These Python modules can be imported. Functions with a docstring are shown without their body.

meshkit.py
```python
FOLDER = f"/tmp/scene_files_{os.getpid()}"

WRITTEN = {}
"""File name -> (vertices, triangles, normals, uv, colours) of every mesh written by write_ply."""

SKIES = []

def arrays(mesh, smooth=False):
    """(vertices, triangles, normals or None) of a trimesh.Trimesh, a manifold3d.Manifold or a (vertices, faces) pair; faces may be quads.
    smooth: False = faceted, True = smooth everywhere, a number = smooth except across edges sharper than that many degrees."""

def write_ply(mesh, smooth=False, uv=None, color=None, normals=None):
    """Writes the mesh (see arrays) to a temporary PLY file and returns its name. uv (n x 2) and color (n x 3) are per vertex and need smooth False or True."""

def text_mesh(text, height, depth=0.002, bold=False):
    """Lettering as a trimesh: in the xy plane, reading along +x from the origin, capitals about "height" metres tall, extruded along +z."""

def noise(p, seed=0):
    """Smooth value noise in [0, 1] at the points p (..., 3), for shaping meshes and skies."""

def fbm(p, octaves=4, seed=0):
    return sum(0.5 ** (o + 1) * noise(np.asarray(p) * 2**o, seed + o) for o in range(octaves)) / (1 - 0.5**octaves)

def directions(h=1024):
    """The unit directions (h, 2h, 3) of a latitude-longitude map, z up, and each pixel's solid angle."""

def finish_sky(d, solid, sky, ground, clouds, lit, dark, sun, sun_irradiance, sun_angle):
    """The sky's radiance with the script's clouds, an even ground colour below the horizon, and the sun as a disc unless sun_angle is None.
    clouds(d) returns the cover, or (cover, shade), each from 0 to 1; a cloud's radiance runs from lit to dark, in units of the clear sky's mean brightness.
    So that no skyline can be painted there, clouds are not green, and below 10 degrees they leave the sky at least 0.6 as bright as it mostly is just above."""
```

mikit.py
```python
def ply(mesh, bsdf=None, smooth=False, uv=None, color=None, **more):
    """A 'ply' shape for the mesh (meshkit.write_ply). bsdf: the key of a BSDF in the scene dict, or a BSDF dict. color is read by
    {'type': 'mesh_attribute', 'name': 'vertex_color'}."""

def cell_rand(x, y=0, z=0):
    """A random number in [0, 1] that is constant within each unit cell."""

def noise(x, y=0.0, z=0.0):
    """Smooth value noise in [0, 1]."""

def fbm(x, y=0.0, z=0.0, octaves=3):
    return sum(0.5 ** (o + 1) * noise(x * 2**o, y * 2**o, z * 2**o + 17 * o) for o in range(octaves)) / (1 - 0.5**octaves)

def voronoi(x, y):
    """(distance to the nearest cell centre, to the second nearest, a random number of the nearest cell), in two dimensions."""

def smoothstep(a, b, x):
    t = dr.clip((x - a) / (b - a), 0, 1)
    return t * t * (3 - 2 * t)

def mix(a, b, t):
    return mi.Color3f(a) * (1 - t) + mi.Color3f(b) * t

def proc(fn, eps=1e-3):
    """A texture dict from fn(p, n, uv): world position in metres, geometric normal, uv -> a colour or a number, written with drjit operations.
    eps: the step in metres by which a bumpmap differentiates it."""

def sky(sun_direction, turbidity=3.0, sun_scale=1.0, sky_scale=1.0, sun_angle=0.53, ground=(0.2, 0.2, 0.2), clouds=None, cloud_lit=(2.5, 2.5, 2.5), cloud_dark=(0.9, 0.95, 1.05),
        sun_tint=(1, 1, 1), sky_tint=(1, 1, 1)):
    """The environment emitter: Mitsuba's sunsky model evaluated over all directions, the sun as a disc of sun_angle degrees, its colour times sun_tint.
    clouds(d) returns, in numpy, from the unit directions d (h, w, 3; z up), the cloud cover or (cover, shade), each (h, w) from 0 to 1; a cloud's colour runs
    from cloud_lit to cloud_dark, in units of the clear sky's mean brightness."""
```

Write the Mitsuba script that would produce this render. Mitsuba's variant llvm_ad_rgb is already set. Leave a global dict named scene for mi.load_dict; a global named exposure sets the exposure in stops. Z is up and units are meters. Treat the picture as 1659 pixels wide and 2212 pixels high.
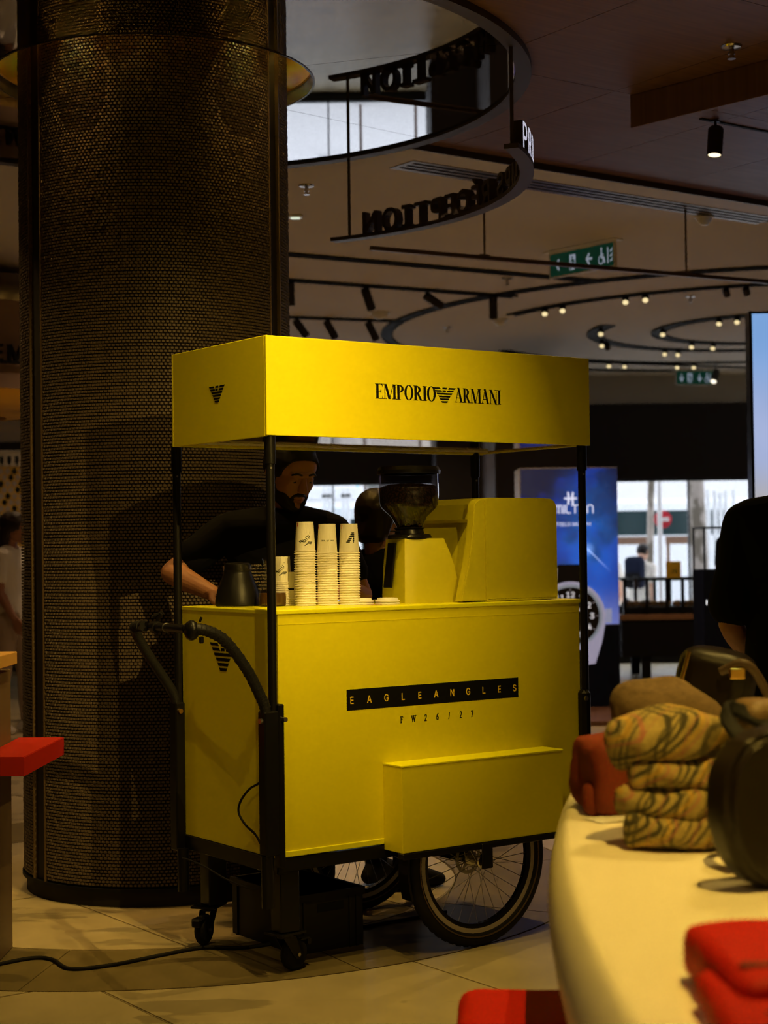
import math, random
import numpy as np, trimesh, shapely
import shapely.affinity as aff
from shapely.geometry import Polygon, LineString, Point, box as sbox
from shapely.ops import unary_union
import manifold3d as m3
from manifold3d import Manifold
import drjit as dr
import mitsuba as mi
import mikit, meshkit
from mikit import proc, noise, fbm, voronoi, cell_rand, smoothstep, mix

random.seed(7); RNG = np.random.default_rng(7)
T = mi.ScalarTransform4f
scene, labels = {}, {}
A = np.array

# ------------------------------------------------------------------ camera, sky, lamps, exposure
exposure = 0.0
CAM = A([0, 0, 1.2857]); PITCH, ROLL = .021, -.0129
FWD = A([0, math.cos(PITCH), math.sin(PITCH)]); UP0 = A([0, -math.sin(PITCH), math.cos(PITCH)])
UPV = -math.sin(ROLL) * A([1., 0, 0]) + math.cos(ROLL) * UP0
scene['camera'] = {'type': 'thinlens', 'fov': math.degrees(2 * math.atan(829.5 / 3621.85)), 'fov_axis': 'x', 'aperture_radius': .0075,
                   'focus_distance': 5.35, 'near_clip': .05, 'far_clip': 200., 'to_world': T().look_at(CAM.tolist(), (CAM + FWD).tolist(), UPV.tolist())}
WARM = A([1, .68, .17])
scene['sky'] = {'sampling_weight': 6.0, **mikit.sky([.35, .75, .6], turbidity=4, sun_scale=0.0, sky_scale=12.0, ground=(.25, .25, .25), sky_tint=(.86, .97, 1.16), clouds=lambda d: np.ones(d.shape[:2]) * .6)}

def spot(name, pos, target, power, cutoff, beam=None, col=WARM, w=1.0):
    scene[name] = {'type': 'spot', 'to_world': T().look_at(list(map(float, pos)), list(map(float, target)), [0.01, .3, 1]), 'intensity': {'type': 'rgb', 'value': (A(col) * power).tolist()},
                   'cutoff_angle': float(cutoff), 'beam_width': float(beam if beam is not None else cutoff * .4), 'sampling_weight': float(w)}


def cart_pt(u, v, w): return [-.3287 + .81520 * u - .57918 * v, 5.0556 + .57918 * u + .81520 * v, w]
# ceiling spotlights of the shop (track lamps outside the picture or above the frame)
spot('lamp_cart_front', cart_pt(-.22, -.80, 3.04), cart_pt(-.02, 0, 1.72), 9.5, 42, 3, WARM, 5)
spot('lamp_cart_far', cart_pt(-.2, -3.4, 3.05), cart_pt(.10, .1, 1.42), 40, 16, 2, WARM, 5)
spot('lamp_cart_above', cart_pt(.02, -.12, 3.06), cart_pt(-.25, .1, 0), 4, 40, 12, WARM, 3)
spot('lamp_cart_left', cart_pt(-1.55, -.9, 3.05), cart_pt(-.05, .3, .9), 1.6, 32, 6, WARM, 3)
spot('lamp_floor_front', [.1, 3.9, 3.08], [-.1, 4.6, 0], 4, 30, 8, WARM, 3)
spot('lamp_table', [.70, 2.2, 3.08], [.62, 2.5, .75], 15, 36, 16, A([1, .64, .11]), 4)
spot('lamp_table_far', [1.2, 3.9, 3.08], [.62, 3.3, .8], 7, 36, 10, WARM, 2)
spot('lamp_right_aisle', [1.35, 6.7, 3.06], [1.2, 6.3, 0], 6, 46, 20, WARM, 1.5)
spot('lamp_left_aisle', [-2.2, 6.3, 3.05], [-2.2, 6.8, 0], 4.5, 55, 20, A([1, .66, .25]), 1.5)
for k_, (x_, y_, i_) in enumerate(((.7, 7.5, 16), (-1.2, 9.6, 9), (2.2, 10.4, 10), (.6, 11.6, 11), (-2.4, 12.4, 10), (2.6, 14.4, 10), (.2, 15.0, 10), (3.9, 12.3, 9))):
    spot(f'lamp_hall_{k_}', [x_, y_, 3.0], [x_, y_ + .25, 0], i_ * .46, 62, 25, A([1, .65, .35]), 1)
spot('lamp_behind_1', [-.8, .6, 3.08], [-.6, 1.2, 0], 2, 60, 25, A([1, .66, .28]), 1)
spot('lamp_behind_2', [1.6, -1.0, 3.08], [1.4, -.6, 0], 2, 60, 25, A([1, .66, .28]), 1)

# ------------------------------------------------------------------ helpers
def numbered(name):
    if name not in scene and name not in labels and not any(k.startswith(name + '__') for k in scene): return name
    i = 1
    while f'{name}_{i:03d}' in scene or f'{name}_{i:03d}' in labels: i += 1
    return f'{name}_{i:03d}'
COUNT = {}
def fresh(name):
    n = COUNT.get(name, 0); COUNT[name] = n + 1
    return name if n == 0 else f'{name}_{n:03d}'
def thing(name, label, cat, group=None):
    k = fresh(name); labels[k] = {'label': label, 'category': cat}
    if group: labels[k]['group'] = group
    return k
def put(name, mesh, mat, parent=None, smooth=False, label=None, cat=None, group=None, kind=None, to_world=None, **more):
    """one entry of the scene; mesh may be a ready ply dict"""
    k = fresh((parent + '__' if parent else '') + name)
    d = dict(mesh) if isinstance(mesh, dict) else mikit.ply(mesh, mat, smooth=smooth, **more)
    if to_world is not None: d['to_world'] = T(np.asarray(to_world, float).tolist()) if not isinstance(to_world, mi.ScalarTransform4f) else to_world
    scene[k] = d
    e = {a: b for a, b in dict(label=label, category=cat, group=group, kind=kind).items() if b}
    if e: labels[k] = e
    return k
def struct(name, mesh, mat, label=None, **kw):
    return put(name, mesh, mat, kind='structure', label=label, **kw)
def tm(m):
    if isinstance(m, Manifold):
        q = m.to_mesh(); return trimesh.Trimesh(np.array(q.vert_properties[:, :3], float), np.array(q.tri_verts), process=False)
    return m
def cat_(*ms):
    ms = [tm(m) for m in (ms[0] if len(ms) == 1 and isinstance(ms[0], (list, tuple)) else ms)]
    return trimesh.util.concatenate(ms) if len(ms) > 1 else ms[0]
def mv(m, M):
    m = tm(m).copy(); m.apply_transform(np.asarray(M, float)); return m
def tr(x=0, y=0, z=0):
    M = np.eye(4); M[:3, 3] = (x, y, z); return M
def rot(deg, ax):
    return trimesh.transformations.rotation_matrix(math.radians(deg), ax)
def frame(o, ex, ey, ez):
    M = np.eye(4); M[:3, 0], M[:3, 1], M[:3, 2], M[:3, 3] = ex, ey, ez, o; return M
def box(lo, hi, ch=0.0):
    """box from corner to corner, with chamfered edges"""
    lo, hi = np.minimum(lo, hi).astype(float), np.maximum(lo, hi).astype(float)
    if ch <= 0:
        m = trimesh.creation.box(hi - lo); m.apply_translation((lo + hi) / 2); return m
    ch = min(ch, (hi - lo).min() * .49); pts = []
    for k in range(3):
        d = A([ch] * 3); d[k] = 0
        a, b = lo + d, hi - d
        pts += [[(a, b)[i][0], (a, b)[j][1], (a, b)[l][2]] for i in (0, 1) for j in (0, 1) for l in (0, 1)]
    return tm(Manifold.hull_points(A(pts)))
def cyl(p0, p1, r, seg=16, r2=None):
    p0, p1 = A(p0, ), A(p1); d = p1 - p0; L = np.linalg.norm(d)
    m = tm(Manifold.cylinder(L, r, r if r2 is None else r2, seg))
    return mv(m, along(p0, d / L))
def along(o, z):
    z = A(z, ) / np.linalg.norm(z); x = np.cross([0, 0, 1.] if abs(z[2]) < .95 else [1., 0, 0], z); x /= np.linalg.norm(x)
    return frame(o, x, np.cross(z, x), z)
def lathe(prof, seg=32, axis=None):
    """profile [(r,z)...] turned about z"""
    m = trimesh.creation.revolve(A(prof, ), sections=seg)
    if m.volume < 0: m.invert()
    return m
def smooth_pts(pts, n=8):
    """Catmull-Rom through the points"""
    p = A(pts, ).astype(float); q = np.vstack([2 * p[0] - p[1], p, 2 * p[-1] - p[-2]]); out = []
    for i in range(1, len(q) - 2):
        a, b, c, d = q[i - 1:i + 3]
        for t in np.linspace(0, 1, n, endpoint=False):
            out.append(.5 * (2 * b + (c - a) * t + (2 * a - 5 * b + 4 * c - d) * t * t + (3 * b - a - 3 * c + d) * t ** 3))
    out.append(p[-1]); return A(out)
def tube(pts, r, sides=8, caps=True):
    p = A(pts, ).astype(float); r = np.broadcast_to(r, (len(p),))
    t = np.gradient(p, axis=0); t /= np.linalg.norm(t, axis=1, keepdims=True) + 1e-12
    x = np.cross([0, 0, 1.] if abs(t[0][2]) < .9 else [1., 0, 0], t[0]); V = []
    for i in range(len(p)):
        x = x - t[i] * (x @ t[i]); x /= np.linalg.norm(x); y = np.cross(t[i], x)
        a = np.arange(sides) * 2 * np.pi / sides
        V.append(p[i] + r[i] * (np.cos(a)[:, None] * x + np.sin(a)[:, None] * y))
    V = np.vstack(V); F = []
    for i in range(len(p) - 1):
        for j in range(sides):
            a, b, c, d = i * sides + j, i * sides + (j + 1) % sides, (i + 1) * sides + (j + 1) % sides, (i + 1) * sides + j
            F += [[a, b, c], [a, c, d]]
    if caps:
        n = len(V); V = np.vstack([V, p[0], p[-1]]); e = (len(p) - 1) * sides
        for j in range(sides): F += [[n, (j + 1) % sides, j], [n + 1, e + j, e + (j + 1) % sides]]
    return trimesh.Trimesh(V, A(F), process=False)
def extr(poly, h, z0=0.0):
    gs = [g for g in getattr(poly, 'geoms', [poly]) if g.geom_type == 'Polygon' and g.area > 1e-10]
    m = cat_([trimesh.creation.extrude_polygon(g, h, engine='earcut') for g in gs]); m.apply_translation([0, 0, z0]); return m
def hull(*balls, seg=20):
    return Manifold.batch_hull([Manifold.sphere(float(r), seg).translate([float(x) for x in p]) for p, r in balls])
def union(ms):
    return Manifold.batch_boolean(list(ms), m3.OpType.Add)
def soft(man, length, n=8, lamb=.5):
    m = tm(man.refine_to_length(length)); m.merge_vertices()
    trimesh.smoothing.filter_taubin(m, lamb=lamb, nu=lamb + .03, iterations=n); return m
def to_man(m):
    return Manifold(m3.Mesh(np.asarray(m.vertices, np.float32), np.asarray(m.faces, np.uint32)))
def text(s, h, depth=.002, bold=False, sx=1.0):
    m = meshkit.text_mesh(s, h, depth, bold); m.apply_scale([sx, 1, 1]); return m
def line_text(s, h, depth=.002, bold=False, pitch=None):
    """letters set on equal pitch (letterspaced), centred on x"""
    out = []
    for i, ch in enumerate(s):
        if ch == ' ': continue
        g = text(ch, h, depth, bold); c = g.bounds[:, 0].mean(); out.append(mv(g, tr((i - (len(s) - 1) / 2) * pitch - c)))
    return out
# ------------------------------------------------------------------ materials
def mat(key, **d):
    scene[key] = {'type': 'twosided', 'b': d}; return key
def rgb(*c): return {'type': 'rgb', 'value': list(c[0] if len(c) == 1 else c)}
def pr(key, col, rough=.5, metal=0., spec=.5, **kw):
    return mat(key, type='principled', base_color=col if isinstance(col, dict) else rgb(col), roughness=rough, metallic=metal, specular=spec, **kw)
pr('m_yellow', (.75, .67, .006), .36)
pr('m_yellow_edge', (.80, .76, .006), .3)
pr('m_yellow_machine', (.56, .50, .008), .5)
pr('m_black_print', (.004, .0035, .003), .5, 0., .2)
pr('m_black_metal', (.005, .0045, .0045), .34, 0., .28)
pr('m_black_matte', (.006, .0055, .0055), .7, 0., .2)
pr('m_rubber', (.008, .007, .007), .75, 0., .25)
pr('m_grip', proc(lambda p, n, uv: mi.Color3f(.007) * (.6 + .8 * noise(p.x * 300, p.y * 300, p.z * 300))), .5, 0., .3)
pr('m_steel', (.55, .53, .52), .25, 1.)
pr('m_rim', (.42, .38, .39), .38, .5)
pr('m_spoke', (.20, .18, .17), .4, .6)
pr('m_brass', (.8, .5, .12), .3, 1.)
pr('m_paper', (.80, .76, .66), .6)
pr('m_paper_edge', (.86, .82, .72), .6)
pr('m_paper_kraft', (.45, .28, .14), .7)
pr('m_red_mark', (.5, .02, .04), .5)
pr('m_white', (.8, .8, .78), .5)
pr('m_plastic_white', (.8, .78, .74), .4)
pr('m_column', proc(lambda p, n, uv: mix((.085, .060, .038), (.125, .088, .056), fbm(p.x * 30, p.y * 30, p.z * 30))), .55, .08, .4)
pr('m_column_back', (.012, .008, .005), .8)
pr('m_column_frame', (.17, .11, .055), .35, .6)
pr('m_gold', (.85, .48, .06), .28, .85)
mat('m_mirror', type='conductor', material='none', specular_reflectance=rgb(.55, .56, .58))
pr('m_dark_trim', (.04, .028, .02), .5)
pr('m_bronze', (.055, .036, .022), .4, .3)
pr('m_sign_bronze', (.05, .034, .022), .45, .3)
pr('m_ceiling_cream', proc(lambda p, n, uv: mi.Color3f(.62, .56, .48) * (.97 + .06 * fbm(p.x * .6, p.y * .6, 0))), .8)
def wood_ceiling(p, n, uv):
    u = p.x * .81 + p.y * .58; v = -p.x * .58 + p.y * .81
    g = fbm(u * 6, v * 90, 0, 3)
    return mix((.13, .060, .030), (.18, .085, .045), g)
pr('m_ceiling_wood', proc(wood_ceiling), .5, 0., .25)
def stone(base, dark):
    def f(p, n, uv):
        a = fbm(p.x * 2.2, p.y * 2.2, 3, 4); v = fbm(p.x * 9 + 3 * a, p.y * 5, 1, 4)
        c = mix(base, dark, smoothstep(.35, .75, a) * .45)
        vein = smoothstep(.66, .72, fbm(p.x * 3.1 + 1.5 * a, p.y * 6.3, 9, 4))
        return c * (.86 + .28 * v) * (1 - .3 * vein)
    return f
pr('m_floor', proc(stone((.40, .33, .19), (.31, .25, .14))), .33)
pr('m_floor_band', proc(stone((.165, .125, .055), (.125, .095, .04))), .35)
pr('m_joint', (.05, .04, .025), .8)
pr('m_wall_dark', (.018, .014, .016), .6)
pr('m_wall_brown', (.03, .021, .016), .6)
pr('m_wall_white', (.55, .52, .48), .8)
pr('m_room', (.30, .27, .23), .85)
scene['m_pane'] = {'type': 'thindielectric'}
scene['m_glass'] = {'type': 'thindielectric', 'int_ior': 1.45}
scene['m_smoke_glass'] = {'type': 'thindielectric', 'int_ior': 1.28, 'specular_transmittance': rgb(.62, .60, .62)}
pr('m_skin', (.29, .125, .062), .5)
pr('m_skin_light', (.55, .31, .20), .5)
pr('m_hair', (.006, .004, .003), .5, 0., .25)
pr('m_hair_brown', (.016, .008, .004), .42, 0., .35)
pr('m_cloth_black', (.0035, .0035, .004), .85, 0., .08)
pr('m_cloth_navy', (.007, .010, .024), .85, 0., .12)
pr('m_cloth_white', (.7, .66, .58), .85)
pr('m_cloth_beige', (.36, .27, .19), .85)
pr('m_eye', (.30, .26, .23), .25)
pr('m_lip', (.30, .10, .07), .5)
def emit(key_mesh_mat, value, w=.05):
    return {'emitter': {'type': 'area', 'radiance': rgb(value) if not isinstance(value, dict) else value, 'sampling_weight': float(w)}}
# ------------------------------------------------------------------ setting: floor, ceilings, walls, windows
COL = A([-.8874, 6.5782]); COLR = .526
YAW = .6177; CU = A([math.cos(YAW), math.sin(YAW), 0]); CV = A([-math.sin(YAW), math.cos(YAW), 0]); EZ = A([0, 0, 1.])
XL, XR, YB, YF = -7.0, 6.0, -5.0, 18.2          # room
ZW, ZWD, ZC = 3.12, 3.135, 3.108                              # wood ceiling, cream ceiling
def circ(c, r, n=96): return Point(*c).buffer(r, quad_segs=n // 4)
wedge = Polygon([(-.85, 3.2), (.85, 3.2), (2.7, 9.6), (-2.7, 9.6)])
ring_out, ring_in = circ(COL, 1.655), circ(COL, 1.15)
room = sbox(XL, YB, XR, YF)
def slab_mesh(poly, top=0.0, th=.03, ch=.003):
    """a flat stone with a chamfered upper edge"""
    inner = poly.buffer(-ch)
    return cat_(extr(poly, th - ch, top - th), extr(inner, ch, top - ch)) if not inner.is_empty else extr(poly, th, top - th)
struct('floor', box([XL, YB, -.06], [XR, YF, -.018]), 'm_joint', label='beige stone shop floor with a darker ring around the column')
def floor_piece(poly, name, m):
    for g in getattr(poly, 'geoms', [poly]):
        if g.geom_type == 'Polygon' and g.area > .004: put(name, slab_mesh(g), m, 'floor')
FR = lambda u, v: (COL[0] + u * CU[0] + v * CV[0], COL[1] + u * CU[1] + v * CV[1])
su, sv = .92, 1.25
done = []
for i in range(-6, 8):
    for j in range(-6, 8):
        o = (j % 2) * .46
        q = Polygon([FR(i * su + o + .0, j * sv), FR((i + 1) * su + o, j * sv), FR((i + 1) * su + o, (j + 1) * sv), FR(i * su + o, (j + 1) * sv)])
        if q.intersects(wedge):
            done.append(q)
            floor_piece(q.buffer(-.0022, join_style='mitre').difference(ring_out), 'slab', 'm_floor')
            floor_piece(q.buffer(-.0022, join_style='mitre').intersection(ring_in.buffer(-.004)).difference(circ(COL, .4)), 'slab', 'm_floor')
rest = room.difference(unary_union(done)).difference(ring_out)
put('far_slabs', extr(rest, .02, -.02), 'm_floor', 'floor', kind='structure')
band = ring_out.buffer(-.004).difference(ring_in)
for k in range(10):
    a0, a1 = math.radians(k * 36 + 11), math.radians(k * 36 + 47)
    w = Polygon([tuple(COL)] + [(COL[0] + 3 * math.cos(a), COL[1] + 3 * math.sin(a)) for a in np.linspace(a0, a1, 12)]).buffer(-.0006)
    floor_piece(band.intersection(w), 'ring_slab', 'm_floor_band')
# walls
struct('wall_rear', box([XL, YB - .2, 0], [XR, YB, 3.2]), 'm_room'); struct('wall_left', box([XL - .2, YB, 0], [XL, YF, 3.2]), 'm_room')
struct('wall_right', box([XR, YB, 0], [XR + .2, YF, 3.2]), 'm_room')
# shop front at the far end: dark bulkhead over the windows, white fascia above it
struct('wall_front', cat_(box([XL, YF - .12, 1.985], [XR, YF + .1, 2.80]), box([XL, YF - .06, 0], [-2.2, YF + .1, 1.985])), 'm_wall_dark', label='dark bulkhead above the shop windows at the far end')
struct('trim_1', box([XL, YF - .10, 2.80], [XR, YF + .1, 3.2]), 'm_wall_white', label='pale fascia strip between the dark bulkhead and the ceiling')
struct('wall_pier', cat_(box([.52, 16.6, 0], [.98, 18.1, 2.62], .01)), 'm_wall_dark'); struct('wall_pier_right', box([.96, 14.4, 0], [1.70, 18.1, 2.62], .01), 'm_wall_brown')
# windows: frame, pane
def window(n, x0, x1, label):
    k = f'window_{n}'; labels[k] = {'label': label, 'kind': 'structure'}
    fr = extr(sbox(x0, 0, x1, 1.985).difference(sbox(x0 + .008, .10, x1 - .008, 1.962)), .07)
    put('frame', mv(fr, frame([0, YF, 0], [1, 0, 0], [0, 0, 1], [0, -1, 0])), 'm_black_metal', k)
    put('pane', trimesh.Trimesh([[x0 + .006, YF - .038, .098], [x1 - .006, YF - .038, .098], [x1 - .006, YF - .038, 1.964], [x0 + .006, YF - .038, 1.964]], [[0, 1, 2], [0, 2, 3]], process=False), 'm_pane', k)
window(1, -2.2, -.55, 'shop window left of the barista, largely behind the column')
window(2, -.55, .52, 'shop window with a street view, between the two staff at the cart')
window(3, 1.70, 3.30, 'shop window beside the tall blue poster with pedestrians behind it')
window(4, 3.30, 4.05, 'shop window over the watch table, tree trunk behind it')
window(5, 4.05, 6.0, 'shop window right of the bright screen')
# ------------------------------------------------------------------ ceilings
MC, MR = A([-.9526, 6.5509]), 1.486; HC, HR = A([-.8776, 6.5318]), .6254
# fascia line between wood and cream: direction about 33.5 degrees
KS = 1.0271                                     # cream ceiling fittings were measured for a ceiling at 3.06 m
fa, fb = A([.154, 7.44]) * KS, A([2.057, 8.83]) * KS; fd = (fb - fa) / np.linalg.norm(fb - fa); fn = A([-fd[1], fd[0]])
cream_poly = Polygon([tuple(fa - 12 * fd), tuple(fa + 12 * fd), tuple(fa + 12 * fd + 25 * fn), tuple(fa - 12 * fd + 25 * fn)]).intersection(room)
wood_poly = room.difference(cream_poly)
mirror_hole = circ(MC, MR + .062)
struct('ceiling', extr(cream_poly.difference(mirror_hole), .3, ZC), 'm_ceiling_cream', label='flat cream ceiling over the far half of the shop')
struct('ceiling_slab', box([XL, YB, 3.42], [XR, YF + .1, 3.5]), 'm_room', label='structural slab above the suspended ceilings')
struct('trim_2', extr(Polygon([tuple(fa - 12 * fd - .012 * fn), tuple(fa + 12 * fd - .012 * fn), tuple(fa + 12 * fd), tuple(fa - 12 * fd)]).intersection(room).difference(mirror_hole), .3, ZC - .004), 'm_dark_trim', label='dark edge strip where wood ceiling meets cream ceiling')
labels['ceiling_wood'] = {'label': 'brown wood panel ceiling over the near half of the shop', 'kind': 'structure'}
U0, V0 = 4.73, 4.99                              # joint lines in the turned grid
def UVp(u, v): return (u * CU[0] + v * CV[0], u * CU[1] + v * CV[1])
near = wood_poly.intersection(Polygon([(-1.9, 3.6), (2.2, 3.6), (3.2, 9.8), (-2.6, 9.8)]))
for i in range(-9, 6):
    for j in range(-3, 2):
        q = Polygon([UVp(U0 + i * .73, V0 + j * 1.08), UVp(U0 + (i + 1) * .73, V0 + j * 1.08), UVp(U0 + (i + 1) * .73, V0 + (j + 1) * 1.08), UVp(U0 + i * .73, V0 + (j + 1) * 1.08)])
        q = q.buffer(-.0016, join_style='mitre').intersection(near).difference(mirror_hole)
        for g in getattr(q, 'geoms', [q]):
            if g.geom_type == 'Polygon' and g.area > .01:
                put('panel', extr(g, .02, ZWD), 'm_ceiling_wood', 'ceiling_wood')
put('backing', extr(near.difference(mirror_hole), .02, ZW + .03), 'm_black_matte', 'ceiling_wood')
put('far_panels', extr(wood_poly.difference(near), .03, ZWD), 'm_ceiling_wood', 'ceiling_wood', kind='structure')
# downstand board hung below the wood ceiling
dp0, dp1 = A([1.045, 6.884]), A([1.047 + .9, 6.884 - .97])
t2 = thing('ceiling_baffle', 'short wooden baffle board hanging from the wood ceiling at upper right', 'baffle')
dd = (dp1 - dp0) / np.linalg.norm(dp1 - dp0)
put('board', mv(box([0, -.012, 0], [1.4, .012, .135], .002), frame([dp0[0], dp0[1], ZWD - .135], [dd[0], dd[1], 0], [-dd[1], dd[0], 0], [0, 0, 1])), 'm_ceiling_wood', t2)
# mirror disc: sector panels, dark rim, golden well round the column
labels['ceiling_mirror'] = {'label': 'round mirror ceiling around the column', 'kind': 'structure'}
ann = circ(MC, MR).difference(circ(HC, HR))
for k in range(6):
    a0, a1 = math.radians(k * 60 - 18), math.radians(k * 60 + 42)
    w = Polygon([tuple(HC)] + [(HC[0] + 3 * math.cos(a), HC[1] + 3 * math.sin(a)) for a in np.linspace(a0, a1, 12)]).buffer(-.0016)
    put('panel', extr(ann.intersection(w), .006, ZW), 'm_mirror', 'ceiling_mirror')
put('backing', extr(circ(MC, MR).difference(circ(HC, HR + .004)), .02, ZW + .012), 'm_black_matte', 'ceiling_mirror')
rim = lambda r0, r1, z0, z1, c: extr(circ(c, r1, 160).difference(circ(c, r0, 160)), z1 - z0, z0)
put('rim', cat_(rim(MR + .001, MR + .062, ZW - .012, ZW + .3, MC)), 'm_dark_trim', 'ceiling_mirror', smooth=30)
put('inner_rim', rim(HR - .005, HR + .003, ZW - .003, ZW + .06, HC), 'm_black_metal', 'ceiling_mirror', smooth=30)
well = lathe([(HR, 0), (HR, .05), (HR - .012, .055), (HR - .012, .24), (.45, .245), (.45, .26), (HR + .004, .26), (HR + .004, 0), (HR, 0)], 96)
put('gold_well', mv(well, tr(HC[0], HC[1], ZW)), 'm_gold', 'ceiling_mirror', smooth=40)
# ------------------------------------------------------------------ column
t = 'column'; labels[t] = {'label': 'round column clad in bronze woven metal bricks, behind the yellow cart', 'kind': 'structure'}
put('core', mv(lathe([(0, .0), (COLR - .012, .0), (COLR - .012, 3.38), (0, 3.38)], 128), tr(*COL, .0)), 'm_column_back', t, smooth=40)
put('base_plinth', mv(lathe([(.45, .0), (COLR - .02, .0), (COLR - .02, .055), (COLR + .004, .055), (COLR + .004, .068), (.45, .068)], 128), tr(*COL, 0)), 'm_black_matte', t, smooth=30)
grooves = [(-141, 4.7), (-22.5, 4.4), (98, 4.7)]     # middle angle, half width in degrees
def in_groove(a): return any(abs((a - g + 180) % 360 - 180) < hw for g, hw in grooves)
BV, BF, off = [], [], 0
nb, ph, pw = 206, .0119, 2 * math.pi * COLR / 206
rows = int((3.36 - .075) / ph)
bw, bh, bd = pw * .86, ph * .74, .006
loc = A([[-bw / 2, 0, -bh / 2], [bw / 2, 0, -bh / 2], [bw / 2, 0, bh / 2], [-bw / 2, 0, bh / 2], [-bw * .34, bd, -bh * .42], [bw * .34, bd, -bh * .42], [bw * .34, bd, bh * .42], [-bw * .34, bd, bh * .42]])
bf = A([[4, 6, 5], [4, 7, 6], [0, 5, 1], [0, 4, 5], [1, 6, 2], [1, 5, 6], [2, 7, 3], [2, 6, 7], [3, 4, 0], [3, 7, 4]])
aa = []
for r in range(rows):
    a = (np.arange(nb) + (r % 2) * .5) * 360 / nb - 180
    keep = [x for x in a if not in_groove(x) and (-190 < x < 20 or 165 < x)]
    aa.append((np.radians(keep), np.full(len(keep), .08 + r * ph)))
ang = np.concatenate([x[0] for x in aa]); zz = np.concatenate([x[1] for x in aa])
rad = np.stack([np.cos(ang), np.sin(ang)], 1); tan = np.stack([-np.sin(ang), np.cos(ang)], 1)
V = np.zeros((len(ang), 8, 3)); jit = RNG.uniform(.7, 1.25, len(ang))
rr = (COLR - .0075) + loc[None, :, 1] * jit[:, None]
V[:, :, :2] = COL + rad[:, None, :] * rr[:, :, None] + tan[:, None, :] * loc[None, :, 0, None]
V[:, :, 2] = zz[:, None] + loc[None, :, 2]
Fb = (bf[None] + (np.arange(len(ang)) * 8)[:, None, None]).reshape(-1, 3)
put('woven_bricks', trimesh.Trimesh(V.reshape(-1, 3), Fb, process=False), 'm_column', t, kind='stuff')
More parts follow.
